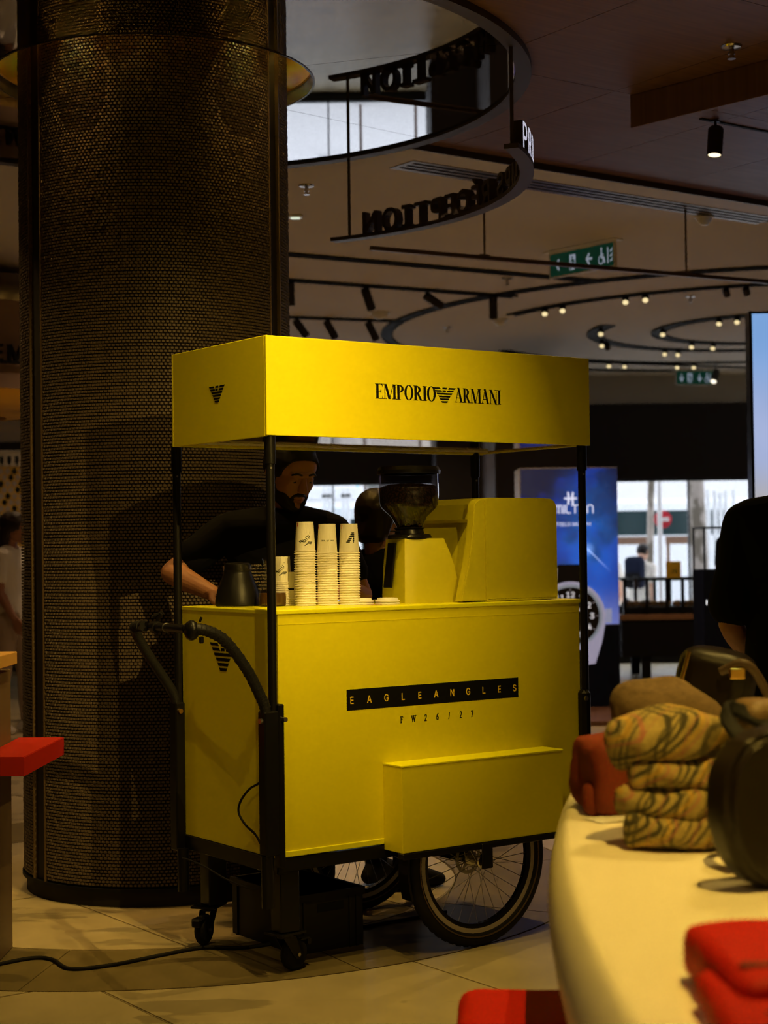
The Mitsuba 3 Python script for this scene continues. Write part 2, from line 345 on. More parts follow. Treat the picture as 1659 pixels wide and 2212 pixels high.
for g, hw in grooves:
    for s in (-1, 1):
        a = math.radians(g + s * hw); o = A([COL[0] + (COLR - .004) * math.cos(a), COL[1] + (COLR - .004) * math.sin(a), 0])
        put('groove_frame', mv(box([-.012, -.0035, .068], [.006, .0035, 3.36], .001), frame(o, [math.cos(a), math.sin(a), 0], [-math.sin(a), math.cos(a), 0], [0, 0, 1])), 'm_column_frame', t)
# lamps in the golden well
for k, a in enumerate((-114, -44, 40, 160)):
    a = math.radians(a); p = A([COL[0] + .575 * math.cos(a), COL[1] + .575 * math.sin(a), ZW + .20])
    put('well_lamp', cyl(p, p + A([0, 0, .03]), .016, 12), 'm_brass', 'ceiling_mirror')
    spot(f'lamp_well_{k}', p - A([0, 0, .01]), [COL[0] + .50 * math.cos(a), COL[1] + .50 * math.sin(a), 2.2], 5.0, 30, 8, A([1, .58, .14]), .5)
    scene[f'lamp_well_glow_{k}'] = {'type': 'point', 'position': [COL[0] + .572 * math.cos(a + .25), COL[1] + .572 * math.sin(a + .25), ZW + .17], 'intensity': rgb((A([1, .68, .15]) * .26).tolist()), 'sampling_weight': .3}
# ------------------------------------------------------------------ the yellow coffee cart (local axes: u along the front, v to the back, w up)
CO = A([-.3287, 5.0556, 0]); CART = frame(CO, CU, CV, EZ)
L = lambda m: mv(m, CART)
def LW(u, v, w): return CO + u * CU + v * CV + w * EZ
FACE = frame([0, 0, 0], [1, 0, 0], [0, 0, 1], [0, -1, 0])         # drawing plane (x,y) -> (u,w) on the front, thickness towards the viewer
def onfront(m, u, w, v): return L(mv(m, tr(u, v, w) @ FACE))
LSIDE = frame([0, 0, 0], [0, -1, 0], [0, 0, 1], [-1, 0, 0])       # drawing plane on the left end
def onleft(m, v, w, u): return L(mv(m, tr(u, v, w) @ LSIDE))
# serif letters, capital height 1
def _st(x, w=.15, s=.07): return unary_union([sbox(x, 0, x + w, 1), sbox(x - s, 0, x + w + s, .028), sbox(x - s, .972, x + w + s, 1)])
def _ln(x0, y0, x1, y1, w):
    return Polygon([(x0 - w / 2, y0), (x0 + w / 2, y0), (x1 + w / 2, y1), (x1 - w / 2, y1)])
def _ell(cx, cy, rx, ry): return aff.scale(Point(cx, cy).buffer(1, quad_segs=12), rx, ry)
def _sf(x, y, w=.26): return sbox(x - w / 2, y, x + w / 2, y + .028)
def _bowl(x): return _ell(x, .73, .36, .27).difference(_ell(x, .73, .21, .245)).intersection(sbox(x, 0, 9, 2))
SER = {
    'E': (.56, lambda: unary_union([_st(.07), sbox(.1, 0, .52, .03), sbox(.1, .97, .5, 1), sbox(.1, .49, .4, .52), Polygon([(.52, 0), (.55, .24), (.51, .1), (.45, .0)]), Polygon([(.5, 1), (.52, .78), (.48, .9), (.42, 1)]), sbox(.385, .40, .41, .61)])),
    'M': (.92, lambda: unary_union([_ln(.1, 0, .1, 1, .03), _ln(.15, 1, .43, 0, .15), _ln(.43, 0, .72, 1, .03), _st(.72), _sf(.1, 0), _sf(.1, .972, .2)])),
    'P': (.56, lambda: unary_union([_st(.07), _bowl(.16)])),
    'O': (.66, lambda: _ell(.33, .5, .32, .52).difference(_ell(.33, .5, .18, .49))),
    'R': (.66, lambda: unary_union([_st(.07), _bowl(.16), _ln(.3, .49, .54, .03, .14), sbox(.46, 0, .66, .028)])),
    'I': (.29, lambda: _st(.07)),
    'A': (.72, lambda: unary_union([_ln(.1, 0, .36, 1, .03), _ln(.34, 1.02, .6, 0, .15), sbox(.18, .3, .52, .33), _sf(.1, 0), _sf(.6, 0, .3)])),
    'N': (.74, lambda: unary_union([_ln(.12, 0, .12, 1, .03), _ln(.14, 1, .62, -.03, .15), _ln(.63, 0, .63, 1, .03), _sf(.12, 0), _sf(.63, .972), _sf(.1, .972, .2)])),
    'F': (.5, lambda: unary_union([_st(.07, .11), sbox(.1, .97, .48, 1), sbox(.1, .49, .38, .52), sbox(.46, .82, .49, 1), sbox(.36, .42, .385, .6)])),
    'W': (.95, lambda: unary_union([_ln(.1, 1, .3, 0, .11), _ln(.3, 0, .5, 1, .04), _ln(.46, 1, .66, 0, .11), _ln(.66, 0, .86, 1, .04), _sf(.1, .972), _sf(.48, .972), _sf(.86, .972)])),
    '2': (.5, lambda: unary_union([LineString([(.08, .74), (.1, .9), (.22, .98), (.35, .94), (.4, .76), (.34, .55), (.06, .03)]).buffer(.035), sbox(.05, 0, .43, .07), LineString([(.39, .85), (.39, .66), (.34, .55)]).buffer(.05)])),
    '6': (.5, lambda: unary_union([_ell(.25, .3, .2, .31).difference(_ell(.25, .3, .11, .27)), LineString([(.09, .35), (.13, .65), (.25, .88), (.4, .98)]).buffer(.04)])),
    '7': (.46, lambda: unary_union([sbox(.05, .92, .43, 1), LineString([(.41, .94), (.25, .5), (.18, 0)]).buffer(.045), sbox(.05, .78, .08, 1)])),
    '/': (.4, lambda: _ln(.08, -.02, .3, 1, .04))}
def serif(s, h, gap=.02, pitch=None, sx=1.0):
    """flat lettering centred on x, as a shapely shape"""
    x, out = 0.0, []
    for ch in s:
        w, fnc = SER[ch]; g = fnc().buffer(.004)
        if pitch: out.append(aff.translate(g, x - w / 2, 0)); x += pitch / h / sx
        else: out.append(aff.translate(g, x, 0)); x += w + gap
    g = unary_union(out); b = g.bounds
    return aff.scale(aff.translate(g, -(b[0] + b[2]) / 2, 0), h * sx, h, origin=(0, 0))
def eagle(w):
    """striped bird emblem, width w, top at y=0"""
    P, k = [], w / 2.0
    sl = .05
    def bar(x0, x1, y0, hgt=.115, s0=.05, s1=.05): P.append(Polygon([(x0, y0), (x1, y0), (x1 - s1, y0 - hgt), (x0 + s0, y0 - hgt)]))
    y = 0.0
    bar(-1.0, -.42, y, s0=.10, s1=-.10); bar(.42, 1.0, y, s0=-.10, s1=.10); bar(-.16, .18, y, s0=.0, s1=-.04)
    y -= .19; bar(-.84, -.30, y, s0=.09, s1=-.09); bar(.30, .84, y, s0=-.09, s1=.09); bar(-.16, .12, y, s0=.0, s1=.0)
    for x in (.70, .54, .42, .30):
        y -= .19; bar(-x, x, y, s0=.08, s1=.08)
    return aff.scale(unary_union(P), k, k, origin=(0, 0))
cart = thing('coffee_cart', 'yellow coffee cart on bicycle wheels with a boxed canopy, in front of the bronze column', 'cart')
Y, BK = 'm_yellow', 'm_black_metal'
# canopy
cu0, cu1, cv0, cv1, cw0, cw1 = -.043, 1.257, -.028, .566, 1.626, 1.926
put('canopy_panel', L(box([cu0, cv0, cw0], [cu1, cv0 + .010, cw1], .0012)), Y, cart, label='front canopy panel with the long wordmark')
put('canopy_panel', L(box([cu0, cv0 + .0103, cw0 - .003], [cu0 + .010, cv1 - .0103, cw1], .0012)), Y, cart, label='left canopy panel with a small bird emblem')
put('canopy_panel', L(box([cu1 - .010, cv0 + .0103, cw0], [cu1, cv1 - .0103, cw1], .0012)), Y, cart)
put('canopy_panel', L(box([cu0, cv1 - .010, cw0 - .003], [cu1, cv1, cw1], .0012)), Y, cart)
put('canopy_roof', L(box([cu0 + .0103, cv0 + .0103, cw1 - .016], [cu1 - .0103, cv1 - .0103, cw1 - .004])), Y, cart)
mat('m_canopy_under', type='roughconductor', material='none', alpha=.008, specular_reflectance=rgb(.60, .52, .44))
put('canopy_soffit', L(box([cu0 + .0103, cv0 + .0103, cw0 + .006], [cu1 - .0103, cv1 - .0103, cw0 + .014])), 'm_canopy_under', cart, label='mirror-bright underside of the canopy')
put('soffit_strip', L(box([cu0 + .02, .43, cw0 - .0015], [cu1 - .08, .437, cw0 + .0055])), 'm_plastic_white', cart)
wm = unary_union([aff.translate(serif('EMPORIO', .0465, sx=1.15), -.133, 0), aff.translate(serif('ARMANI', .0465, sx=1.0), .158, 0)])
put('wordmark', onfront(extr(wm, .0012), .607, 1.752, cv0), 'm_black_print', cart, label='black serif wordmark on the canopy')
put('emblem', onfront(extr(eagle(.092), .0012), .628, 1.7975, cv0), 'm_black_print', cart)
put('emblem', onleft(extr(eagle(.098), .0012), .268, 1.7985, cu0), 'm_black_print', cart)
# posts with sleeves
for (u, v, b) in ((-.018, -.004, .60), (-.008, .603, .30), (1.236, -.006, .30), (1.222, .565, .30)):
    p = put('post', L(cyl([u, v, b], [u, v, cw0 + .006], .0135, 18)), BK, cart, smooth=40)
    put('sleeve', L(cyl([u, v, cw0 - .085], [u, v, cw0 + .002], .0172, 18)), BK, p, smooth=40)
    put('screw', L(cyl([u - .004, v - .0125, cw0 - .098], [u - .006, v - .0165, cw0 - .098], .0035, 8)), 'm_steel', p)
# body
B1, B2 = 1.2195, .59
put('front_panel', L(box([.004, 0, .358], [B1, .012, 1.094], .001)), Y, cart, label='front panel with the black name strip')
put('left_panel', L(box([0, .0123, .352], [.012, B2, 1.094], .001)), Y, cart)
put('right_panel', L(box([B1 - .012, .0123, .358], [B1, B2, 1.094], .001)), Y, cart)
put('worktop', L(box([-.002, -.006, 1.086], [B1 + .003, B2, 1.1], .0025)), 'm_yellow_edge', cart)
put('bottom_lip', L(box([.006, -.006, .356], [.3855, .0, .374], .002)), 'm_yellow_edge', cart)
put('wrap_fold', L(box([.004, -.0016, 1.055], [B1, 0, 1.0575], .0005)), Y, cart)
# step box over the wheel
sb = put('step_box', L(box([.387, -.10, .338], [1.046, -.0002, .603], .0015)), Y, cart)
put('lid', L(box([.385, -.103, .6032], [1.048, -.0002, .6085], .001)), 'm_yellow_edge', sb)
# name strip and lettering
st = put('name_strip', L(box([.252, -.0012, .781], [.942, 0, .846])), 'm_black_print', cart)
pr('m_print_yellow', (.72, .48, .02), .5)
for i, ch in enumerate('EAGLEANGLES'):
    g = text(ch, .0215, .0008, True, sx=.85); c = g.bounds[:, 0].mean()
    put('letter', onfront(mv(g, tr(-c, 0, 0)), .271 + i * .0655, .8015, -.0012), 'm_print_yellow', st)
for i, ch in enumerate('FW26/27'): put('season_letter', onfront(extr(serif(ch, .0205, sx=.92).buffer(.0006), .0008), .461 + i * .0475, .7285, 0), 'm_black_print', cart)
put('emblem', onleft(extr(eagle(.165), .0012), .322, .988, 0), 'm_black_print', cart, label='large bird emblem half hidden by the handle')
# frame under the body
put('frame_rail', L(box([-.004, -.002, .312], [B1, .03, .352], .002)), BK, cart); put('frame_rail', L(box([-.004, B2 - .03, .312], [B1, B2, .352], .002)), BK, cart)
put('frame_rail', L(box([-.006, .0, .305], [.03, B2, .351], .002)), BK, cart); put('frame_rail', L(box([B1 - .03, 0, .312], [B1, B2, .352], .002)), BK, cart)
put('floor_plate', L(box([.03, .03, .335], [B1 - .03, B2 - .03, .351])), 'm_black_matte', cart)
put('step_box_rail', L(box([.385, -.105, .318], [1.10, -.075, .337], .002)), BK, cart)
# handle sockets and handlebar
sk = put('handle_socket', L(cat_(box([-.062, -.03, .37], [-.012, .012, .80], .004), box([-.014, -.032, .33], [.006, .004, .82], .004))), BK, cart)
put('bolt', L(cyl([-.07, -.012, .772], [-.061, -.012, .772], .008, 10)), 'm_steel', sk); put('bolt', L(cyl([.0, -.032, .775], [.0, -.048, .775], .007, 10)), 'm_steel', sk)
put('socket_tube', L(cyl([-.045, -.008, .215], [-.045, -.008, .37], .0195, 16)), BK, sk, smooth=40)
sk2 = put('handle_socket', L(box([-.035, .575, .30], [.0, .622, .785], .004)), BK, cart)
put('bolt', L(cyl([-.02, .574, .757], [-.02, .566, .757], .008, 12)), 'm_brass', sk2); put('socket_tube', L(cyl([-.018, .565, .17], [-.018, .565, .31], .0195, 16)), BK, sk2, smooth=40)
sk3 = put('post_socket', L(cat_(box([1.205, -.034, .555], [1.245, .008, .79], .012))), BK, cart)
put('bolt', L(cyl([1.213, -.034, .762], [1.213, -.040, .762], .008, 10)), 'm_steel', sk3)
near = smooth_pts([(-.044, -.012, .74), (-.050, -.012, .81), (-.066, -.010, .848), (-.102, -.01, .915), (-.149, -.01, .979), (-.191, -.01, 1.022), (-.236, -.008, 1.046), (-.270, .0, 1.054), (-.292, .03, 1.054)], 6)
far = smooth_pts([(-.018, .605, .74), (-.020, .605, .79), (-.032, .606, .822), (-.074, .608, .885), (-.119, .608, .948), (-.152, .606, 1.000), (-.170, .598, 1.030), (-.182, .575, 1.040)], 6)
hb = put('handlebar', L(tube(np.vstack([near[-1:], [(-.292, .03, 1.054)], [(-.20, .50, 1.046)], far[-1:]])[[0, 2, 3]], .0125, 12)), BK, cart, smooth=50, label='dark steel push bar between two grips')
put('grip', L(tube(near, .0165, 14)), 'm_grip', hb, smooth=50, label='black taped grip'); put('grip', L(tube(far, .0165, 12)), 'm_grip', hb, smooth=50)
wr = []
for k in range(6, len(near) - 8, 2):
    d = near[k + 1] - near[k]; wr.append(tm(Manifold.cylinder(.004, .0178, .0178, 14)).apply_transform(along(near[k], d / np.linalg.norm(d))))
put('grip_wrap', L(cat_(wr)), 'm_rubber', hb, kind='stuff')
put('bell', L(cat_(tm(Manifold.sphere(.030, 24)).apply_transform(tr(-.283, .012, 1.05) @ np.diag([.75, .9, 1, 1])), cyl([-.262, .0, 1.075], [-.258, -.004, 1.088], .004, 8), box([-.268, -.012, 1.012], [-.254, -.002, 1.032], .003))), BK, hb, smooth=35)
put('clamp', L(cat_(cyl([-.237, .31, 1.049], [-.228, .355, 1.0485], .018, 14), cyl([-.232, .33, 1.06], [-.222, .315, 1.090], .006, 8), cyl([-.236, .345, 1.078], [-.21, .325, 1.092], .007, 8), cyl([-.24, .39, 1.05], [-.232, .42, 1.049], .017, 14))), BK, hb, smooth=35)
put('band', L(cyl([-.256, .215, 1.051], [-.2545, .222, 1.051], .0145, 14)), 'm_steel', hb, smooth=40)
for k in range(6):
    q = A([-.203, .485, 1.046]) + k * A([.0030, .0145, -.0012]); put('ribbed_ring', L(cyl(q, q + A([.0014, .007, -.0005]), .0178, 14)), 'm_rubber', hb, smooth=40)
# hanging cables
c1 = smooth_pts([(-.015, .06, .59), (-.018, .085, .572), (-.020, .135, .550), (-.02, .188, .508), (-.02, .202, .471), (-.02, .162, .438), (-.02, .102, .415), (-.03, .048, .385), (-.04, .01, .35), (-.045, .0, .30)], 6)
put('cable', L(tube(c1, .0036, 6)), 'm_rubber', cart, smooth=60, label='thin black cable looping over the left end')
c2 = smooth_pts([(-.025, .60, .32), (-.03, .56, .285), (-.03, .50, .282), (-.03, .4, .275), (-.03, .25, .255), (-.035, .08, .255), (-.04, .0, .29)], 6)
put('cable', L(tube(c2, .003, 6)), 'm_rubber', cart, smooth=60)
# legs with swivel castors
def castor(u, v, ang, leg_u0, leg_v0):
    lg = put('leg', L(box([leg_u0, leg_v0, .125], [leg_u0 + .068, leg_v0 + .06, .312], .003)), BK, cart)
    M = tr(u, v, 0) @ rot(ang, [0, 0, 1])
    cs = put('castor', L(mv(cat_(box([-.05, -.042, .117], [.05, .042, .124], .001), cyl([0, 0, .105], [0, 0, .117], .026, 16)), M)), 'm_black_metal', lg)
    # fork cheeks and wheel, trailing along +x
    ck = Polygon([(-.024, .108), (.026, .108), (.05, .05), (.044, .036), (.030, .036), (.016, .05)])
    FK = frame([0, 0, 0], [1, 0, 0], [0, 0, 1], [0, -1, 0])
    put('fork', L(mv(cat_(mv(extr(ck, .003), tr(0, .021, 0) @ FK), mv(extr(ck, .003), tr(0, -.018, 0) @ FK)), M)), 'm_black_metal', lg)
    prof = [(.012, -.016), (.040, -.016), (.0465, -.011), (.050, -.004), (.050, .004), (.0465, .011), (.040, .016), (.012, .016), (.012, -.016)]
    put('castor_wheel', L(mv(lathe(prof, 28), M @ tr(.036, 0, .0502) @ rot(90, [1, 0, 0]))), 'm_rubber', lg, smooth=35)
    put('axle', L(mv(cyl([.036, -.026, .05], [.036, .026, .05], .006, 10), M)), 'm_steel', lg)
    put('brake_pedal', L(mv(cat_(box([.05, -.018, .088], [.092, .018, .094], .002), box([.085, -.016, .068], [.10, .016, .092], .004)), M)), 'm_black_metal', lg)
castor(.046, .045, 12, .012, .012); castor(.055, .53, 215, .035, .49)
# bicycle wheels
def bike_wheel(u, v, w, R, label):
    M = CART @ tr(u, v, w) @ rot(90, [1, 0, 0])
    tp = [(R - .024 + .024 * math.cos(a), .022 * math.sin(a)) for a in np.linspace(-2.5, 2.5, 15)]
    wk = put('wheel', mv(lathe(tp + [tp[0]], 96), M), 'm_rubber', cart, smooth=40, label=label)
    kn = [mv(box([R - .0015, -.009 + (k % 2) * .006, -.0028], [R + .0022, -.002 + (k % 2) * .011, .0028]), M @ rot(k * 360 / 110, [0, 0, 1])) for k in range(110)]
    put('tread', cat_(kn), 'm_rubber', wk, kind='stuff')
    rp = [(R - .072, -.008), (R - .058, -.012), (R - .043, -.012), (R - .043, .012), (R - .058, .012), (R - .072, .008), (R - .072, -.008)]
    put('rim', mv(lathe(rp, 96), M), 'm_black_metal', wk, smooth=30)
    for sg in (-1, 1): put('brake_track', mv(lathe([(R - .058, sg * .0121), (R - .043, sg * .0121), (R - .043, sg * .0132), (R - .058, sg * .0132), (R - .058, sg * .0121)], 96), M), 'm_rim', wk, smooth=30, label='grey metal rim face')
    put('reflective_line', mv(cat_(lathe([(R - .034, -.0225), (R - .030, -.0235), (R - .030, -.0215), (R - .034, -.0205), (R - .034, -.0225)], 96), lathe([(R - .034, .0205), (R - .030, .0215), (R - .030, .0235), (R - .034, .0225), (R - .034, .0205)], 96)), M), 'm_column_frame', wk, smooth=40)
    hp = [(0, -.055), (.006, -.055), (.006, -.038), (.02, -.036), (.024, -.032), (.024, -.028), (.013, -.024), (.012, .024), (.024, .028), (.024, .032), (.02, .036), (.006, .038), (.006, .055), (0, .055)]
    put('hub', mv(lathe(hp, 24), M), 'm_steel', wk, smooth=30)
    put('brake_disc', mv(extr(Point(0, 0).buffer(.052, quad_segs=10).difference(Point(0, 0).buffer(.040)).union(unary_union([aff.rotate(sbox(.012, -.004, .044, .004), a, origin=(0, 0)) for a in range(0, 360, 60)])), .002, -.046), M), 'm_steel', wk)
    for k in range(32):
        a = k * 2 * math.pi / 32; side = 1 if k % 2 else -1; b = a + (1 if (k // 2) % 2 else -1) * 1.15
        p0, p1 = A([.022 * math.cos(b), .022 * math.sin(b), .030 * side]), A([(R - .071) * math.cos(a), (R - .071) * math.sin(a), 0])
        put('spoke', mv(tube([p0, p1], .0012, 4), M), 'm_spoke', wk)
    put('axle_plate', mv(box([-.022, -.02, -.062 if v > .3 else .052], [.022, .06, -.056 if v > .3 else .058], .002), M), BK, wk)
bike_wheel(.715, -.052, .275, .275, 'bicycle wheel under the step box'); bike_wheel(.72, .62, .275, .275, 'bicycle wheel on the far side')
put('axle_beam', L(cat_(box([.695, -.02, .262], [.735, .58, .292], .003), box([.69, .02, .28], [.74, .06, .32], .002), box([.69, .5, .28], [.74, .54, .32], .002))), BK, cart)
fe = [(.715 + .292 * math.cos(a), .275 + .292 * math.sin(a)) for a in np.linspace(math.radians(155), math.radians(198), 9)]
put('mudguard', L(mv(extr(LineString(fe).buffer(.004), .05), tr(0, -.03, 0) @ FACE)), BK, cart); put('mudguard', L(mv(extr(LineString([(x, y) for x, y in fe]).buffer(.004), .05), tr(0, .645, 0) @ FACE)), BK, cart)
# ------------------------------------------------------------------ things on and under the cart
WT = 1.1002
def cup_mesh(h, rb, rr):
    """upside-down paper cup: base up, rolled rim at the counter"""
    t = .0006; n = 7
    pr_ = [(0, h - .006), (rb - .003, h - .006), (rb - .003, h), (rb, h), (rr - .0034, .004)]
    rim_ = [(rr - .0018 + .0019 * math.cos(a), .0017 + .0017 * math.sin(a)) for a in np.linspace(1.9, -3.6, n)]
    return lathe(pr_ + rim_ + [(rr - .0042, .004), (rb - .0035, h - .0065), (0, h - .0065)], 32)
def wrap_on_cup(poly, h, rb, rr, thick=.0004, a0=0.0):
    """a flat print (x around, y up, metres) laid on the cup's cone, centred on the viewer's side"""
    m = extr(poly, thick); m = m.subdivide_to_size(.004) if hasattr(m, 'subdivide_to_size') else m
    v = m.vertices.copy(); r = (rr - .0033) + (rb - rr + .0033) * v[:, 1] / h + .0002 + v[:, 2]; a = v[:, 0] / ((rr + rb) / 2) + a0
    m.vertices = np.stack([r * np.cos(a), r * np.sin(a), v[:, 1]], 1); return m
def stripes_eagle():
    P = []
    for k in range(9):
        x = -.024 + k * .0038; y = -.010 + .002 * math.sin(k) + max(0, k - 3) * .0035; ln = .012 - abs(k - 4) * .0006
        P.append(aff.rotate(sbox(x, y, x + .0024, y + ln), 52, origin='center'))
    for k in range(5): P.append(aff.rotate(sbox(.004 + k * .003, -.012 - k * .0006, .0058 + k * .003, -.003), -40, origin='center'))
    P.append(aff.rotate(sbox(-.007, -.0155, .004, -.013), 35, origin='center'))
    for k in range(6): P.append(aff.rotate(sbox(.006 + k * .0016, .004 + k * .0042, .012 - k * .0004, .0052 + k * .0042), 20, origin='center'))
    return unary_union(P)
def block_bird():
    P = []
    for k in range(6):
        w = .007 + k * .0036; y = .019 - k * .0058; P.append(sbox(.009 - w, y, .012 if k < 3 else .002 - (k - 3) * .003, y + .0038))
        if k >= 3: P.append(sbox(.006, y, .012 - (k - 3) * .001, y + .0038))
    return unary_union(P)
CNT = 'first second third fourth fifth sixth seventh eighth ninth tenth eleventh twelfth thirteenth fourteenth fifteenth sixteenth seventeenth eighteenth nineteenth twentieth twenty-first twenty-second twenty-third twenty-fourth'.split()
def cup_stack(u, v, n, pitch, h, rb, rr, label, group, art=None, key='paper_cup', lean=(0, 0)):
    d = mikit.ply(cup_mesh(h, rb, rr), 'm_paper', smooth=35)
    for k in range(n):
        jx, jy = RNG.normal(0, .0004, 2)
        kk = put(key, d, None, label=label[1] if k == n - 1 else f'{CNT[n - 1 - k]} cup from the top {label[0]}', cat='cup', group=group, to_world=CART @ tr(u + jx + lean[0] * k, v + jy + lean[1] * k, WT + k * pitch) @ rot(float(RNG.uniform(0, 360)), [0, 0, 1]))
        if k == n - 1 and art is not None:
            p = LW(u, v, 0); aim = math.atan2(-p[1], -p[0]) - YAW
            for nm, poly, a0, zc, m_ in art:
                put(nm, mv(wrap_on_cup(aff.translate(poly, 0, zc), h, rb, rr, a0=aim + a0), CART @ tr(u + jx + lean[0] * k, v + jy + lean[1] * k, WT + k * pitch)), m_, kk)
wordm = unary_union([aff.translate(serif('EMPORIO', .0045, sx=.7), -.0155, 0), aff.translate(serif('ARMANI', .0045, sx=.7), .0155, 0), aff.translate(eagle(.011), .001, .0046)])
mark = sbox(-.002, -.006, .002, .006)
H, RB, RR = .096, .0275, .0362
cup_stack(.270, .256, 23, .00795, H, RB, RR, ('in the leftmost of three tall white stacks', 'top cup of the leftmost tall stack, printed with a striped flying bird'), 'cups in the left tall stack',
          [('print', stripes_eagle(), .16, .036, 'm_black_print'), ('red_mark', mark, -.95, .086, 'm_red_mark')])
cup_stack(.337, .228, 22, .00795, H, RB, RR, ('in the middle one of three tall white stacks', 'top cup of the middle tall stack, printed with a small wordmark'), 'cups in the middle tall stack',
          [('print', wordm, .05, .040, 'm_black_print'), ('red_mark', mark, -1.25, .086, 'm_red_mark')])
cup_stack(.404, .200, 22, .00795, H, RB, RR, ('in the rightmost of three tall white stacks', 'top cup of the rightmost tall stack, printed with a blocky bird'), 'cups in the right tall stack',
          [('print', block_bird(), .22, .045, 'm_black_print'), ('red_mark', mark, -.95, .086, 'm_red_mark')])
cup_stack(.236, .345, 13, .0062, .085, .0265, .034, ('in the short paper stack behind the cart post', 'top cup of the short stack behind the post, printed with a striped bird'), 'cups in the short stack', [('print', stripes_eagle(), -.1, .040, 'm_black_print')], key='small_paper_cup')
cup_stack(.262, .325, 4, .0070, .088, .021, .029, ('in the four-cup stack left of the tall stacks', 'top cup of the four-cup stack, with a black band'), 'cups in the four-cup stack', [('black_band', sbox(-.012, -.0028, .012, .0028), -.2, .032, 'm_black_print')], key='espresso_paper_cup')
# cup lids lying on the worktop
def lid_mesh(r): return lathe([(0, .0), (r, .0), (r + .001, .003), (r - .001, .0055), (r - .004, .006), (r - .007, .0125), (r - .010, .0135), (r - .012, .0125), (r - .014, .009), (0, .009), (0, .0)], 32)
for i, (u, v, r, n, lb) in enumerate(((.450, .185, .031, 2, 'small white cup lid beside the right tall stack'), (.512, .140, .040, 2, 'large white cup lid in front of the grinder'))):
    for k in range(n):
        put('cup_lid', mv(lid_mesh(r), CART @ tr(u, v, WT + k * .0075)), 'm_plastic_white', smooth=30, label=lb + (', the upper one' if k else ', the lower one'), cat='lid')
put('paper_napkin', L(cat_(box([.44, .12, WT], [.535, .17, WT + .0006]))), 'm_paper_kraft', label='scrap of printed kraft paper under the cup lids', cat='paper')
# black pitcher
pt = thing('pitcher', 'matt black insulated pitcher at the left end of the worktop', 'pitcher')
pp = [(0, .0), (.070, .0), (.074, .004), (.0735, .02), (.066, .055), (.054, .085), (.047, .104), (.045, .112), (.047, .118), (.044, .118), (.042, .11), (0, .11)]
pr('m_pitcher', (.006, .0052, .005), .42, 0., .3)
put('body', mv(lathe(pp, 48), CART @ tr(.128, .445, WT)), 'm_pitcher', pt, smooth=40)
put('collar', mv(lathe([(.044, .116), (.0475, .116), (.0485, .132), (.045, .132), (.044, .116)], 40), CART @ tr(.128, .445, WT)), 'm_glass', pt, smooth=40)
put('lid', mv(lathe([(0, .117), (.0425, .117), (.0425, .137), (.036, .141), (0, .143)], 40), CART @ tr(.128, .445, WT)), 'm_pitcher', pt, smooth=30)
# glass carafe with brown drink
cf = thing('glass_carafe', 'glass carafe with a little brown drink, behind the near cart post', 'carafe')
put('glass', mv(lathe([(.045, .004), (.046, .03), (.040, .06), (.026, .095), (.024, .11), (.029, .14), (.033, .153)], 40), CART @ tr(.190, .33, WT)), 'm_glass', cf, smooth=True)
pr('m_drink', (.09, .04, .013), .3)
put('drink', mv(lathe([(0, .002), (.043, .002), (.0440, .03), (.043, .042), (0, .042)], 40), CART @ tr(.190, .33, WT)), 'm_drink', cf, smooth=30)
# grinder
gr = thing('coffee_grinder', 'yellow-wrapped coffee grinder with a bean hopper, between the cups and the espresso machine', 'coffee grinder')
sec = [(.0, [(.575, .13), (.61, .105), (.785, .105), (.80, .13), (.80, .26), (.575, .26)]), (.06, [(.577, .132), (.612, .107), (.780, .107), (.795, .132), (.795, .258), (.577, .258)]),
       (.12, [(.580, .135), (.622, .112), (.768, .112), (.783, .135), (.783, .256), (.580, .256)]), (.17, [(.584, .14), (.640, .118), (.752, .118), (.768, .14), (.768, .254), (.584, .254)]), (.213, [(.588, .145), (.655, .126), (.735, .126), (.750, .145), (.750, .25), (.588, .25)])]
Vg, Fg = [], []
for z, ring_ in sec: Vg += [(u, v, WT + z) for u, v in ring_]
for i in range(len(sec) - 1):
    for j in range(6):
        a, b = i * 6 + j, i * 6 + (j + 1) % 6; Fg += [[a, b, b + 6], [a, b + 6, a + 6]]
n0 = (len(sec) - 1) * 6
Fg += [[n0, n0 + j, n0 + j + 1] for j in range(1, 5)] + [[0, j + 1, j] for j in range(1, 5)]
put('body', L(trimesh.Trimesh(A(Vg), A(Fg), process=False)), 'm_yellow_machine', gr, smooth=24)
put('badge', L(mv(box([-.011, -.0015, -.006], [.011, .001, .006], .001), tr(.728, .119, WT + .172) @ rot(-8, [1, 0, 0]))), 'm_yellow_machine', gr)
gc = (.645, .195)
pr('m_grinder_black', (.005, .0045, .0045), .32, 0., .3)
put('collar', mv(lathe([(0, .212), (.072, .212), (.074, .218), (.070, .226), (.05, .229), (.046, .243), (.052, .247), (.05, .25), (0, .25)], 36), CART @ tr(*gc, WT)), 'm_grinder_black', gr, smooth=30)
put('slide_tab', L(box([gc[0] - .075, gc[1] - .01, WT + .235], [gc[0] - .04, gc[1] + .01, WT + .240], .002)), 'm_grinder_black', gr)
hop = [(.042, .247), (.044, .255), (.060, .285), (.092, .315), (.098, .33), (.1, .36), (.1, .432)]
put('hopper', mv(lathe(hop, 48), CART @ tr(*gc, WT)), 'm_smoke_glass', gr, smooth=True, label='smoky clear hopper')
put('hopper_lid', mv(lathe([(0, .437), (.103, .437), (.104, .432), (.096, .430), (.096, .428), (.105, .428), (.106, .44), (.100, .452), (0, .453)], 48), CART @ tr(*gc, WT)), 'm_grinder_black', gr, smooth=30)
bean = proc(lambda p, n, uv: mix((.035, .014, .006), (.008, .004, .002), smoothstep(.25, .5, voronoi(p.x * 130 + p.z * 40, p.z * 130 + p.y * 90)[0])))
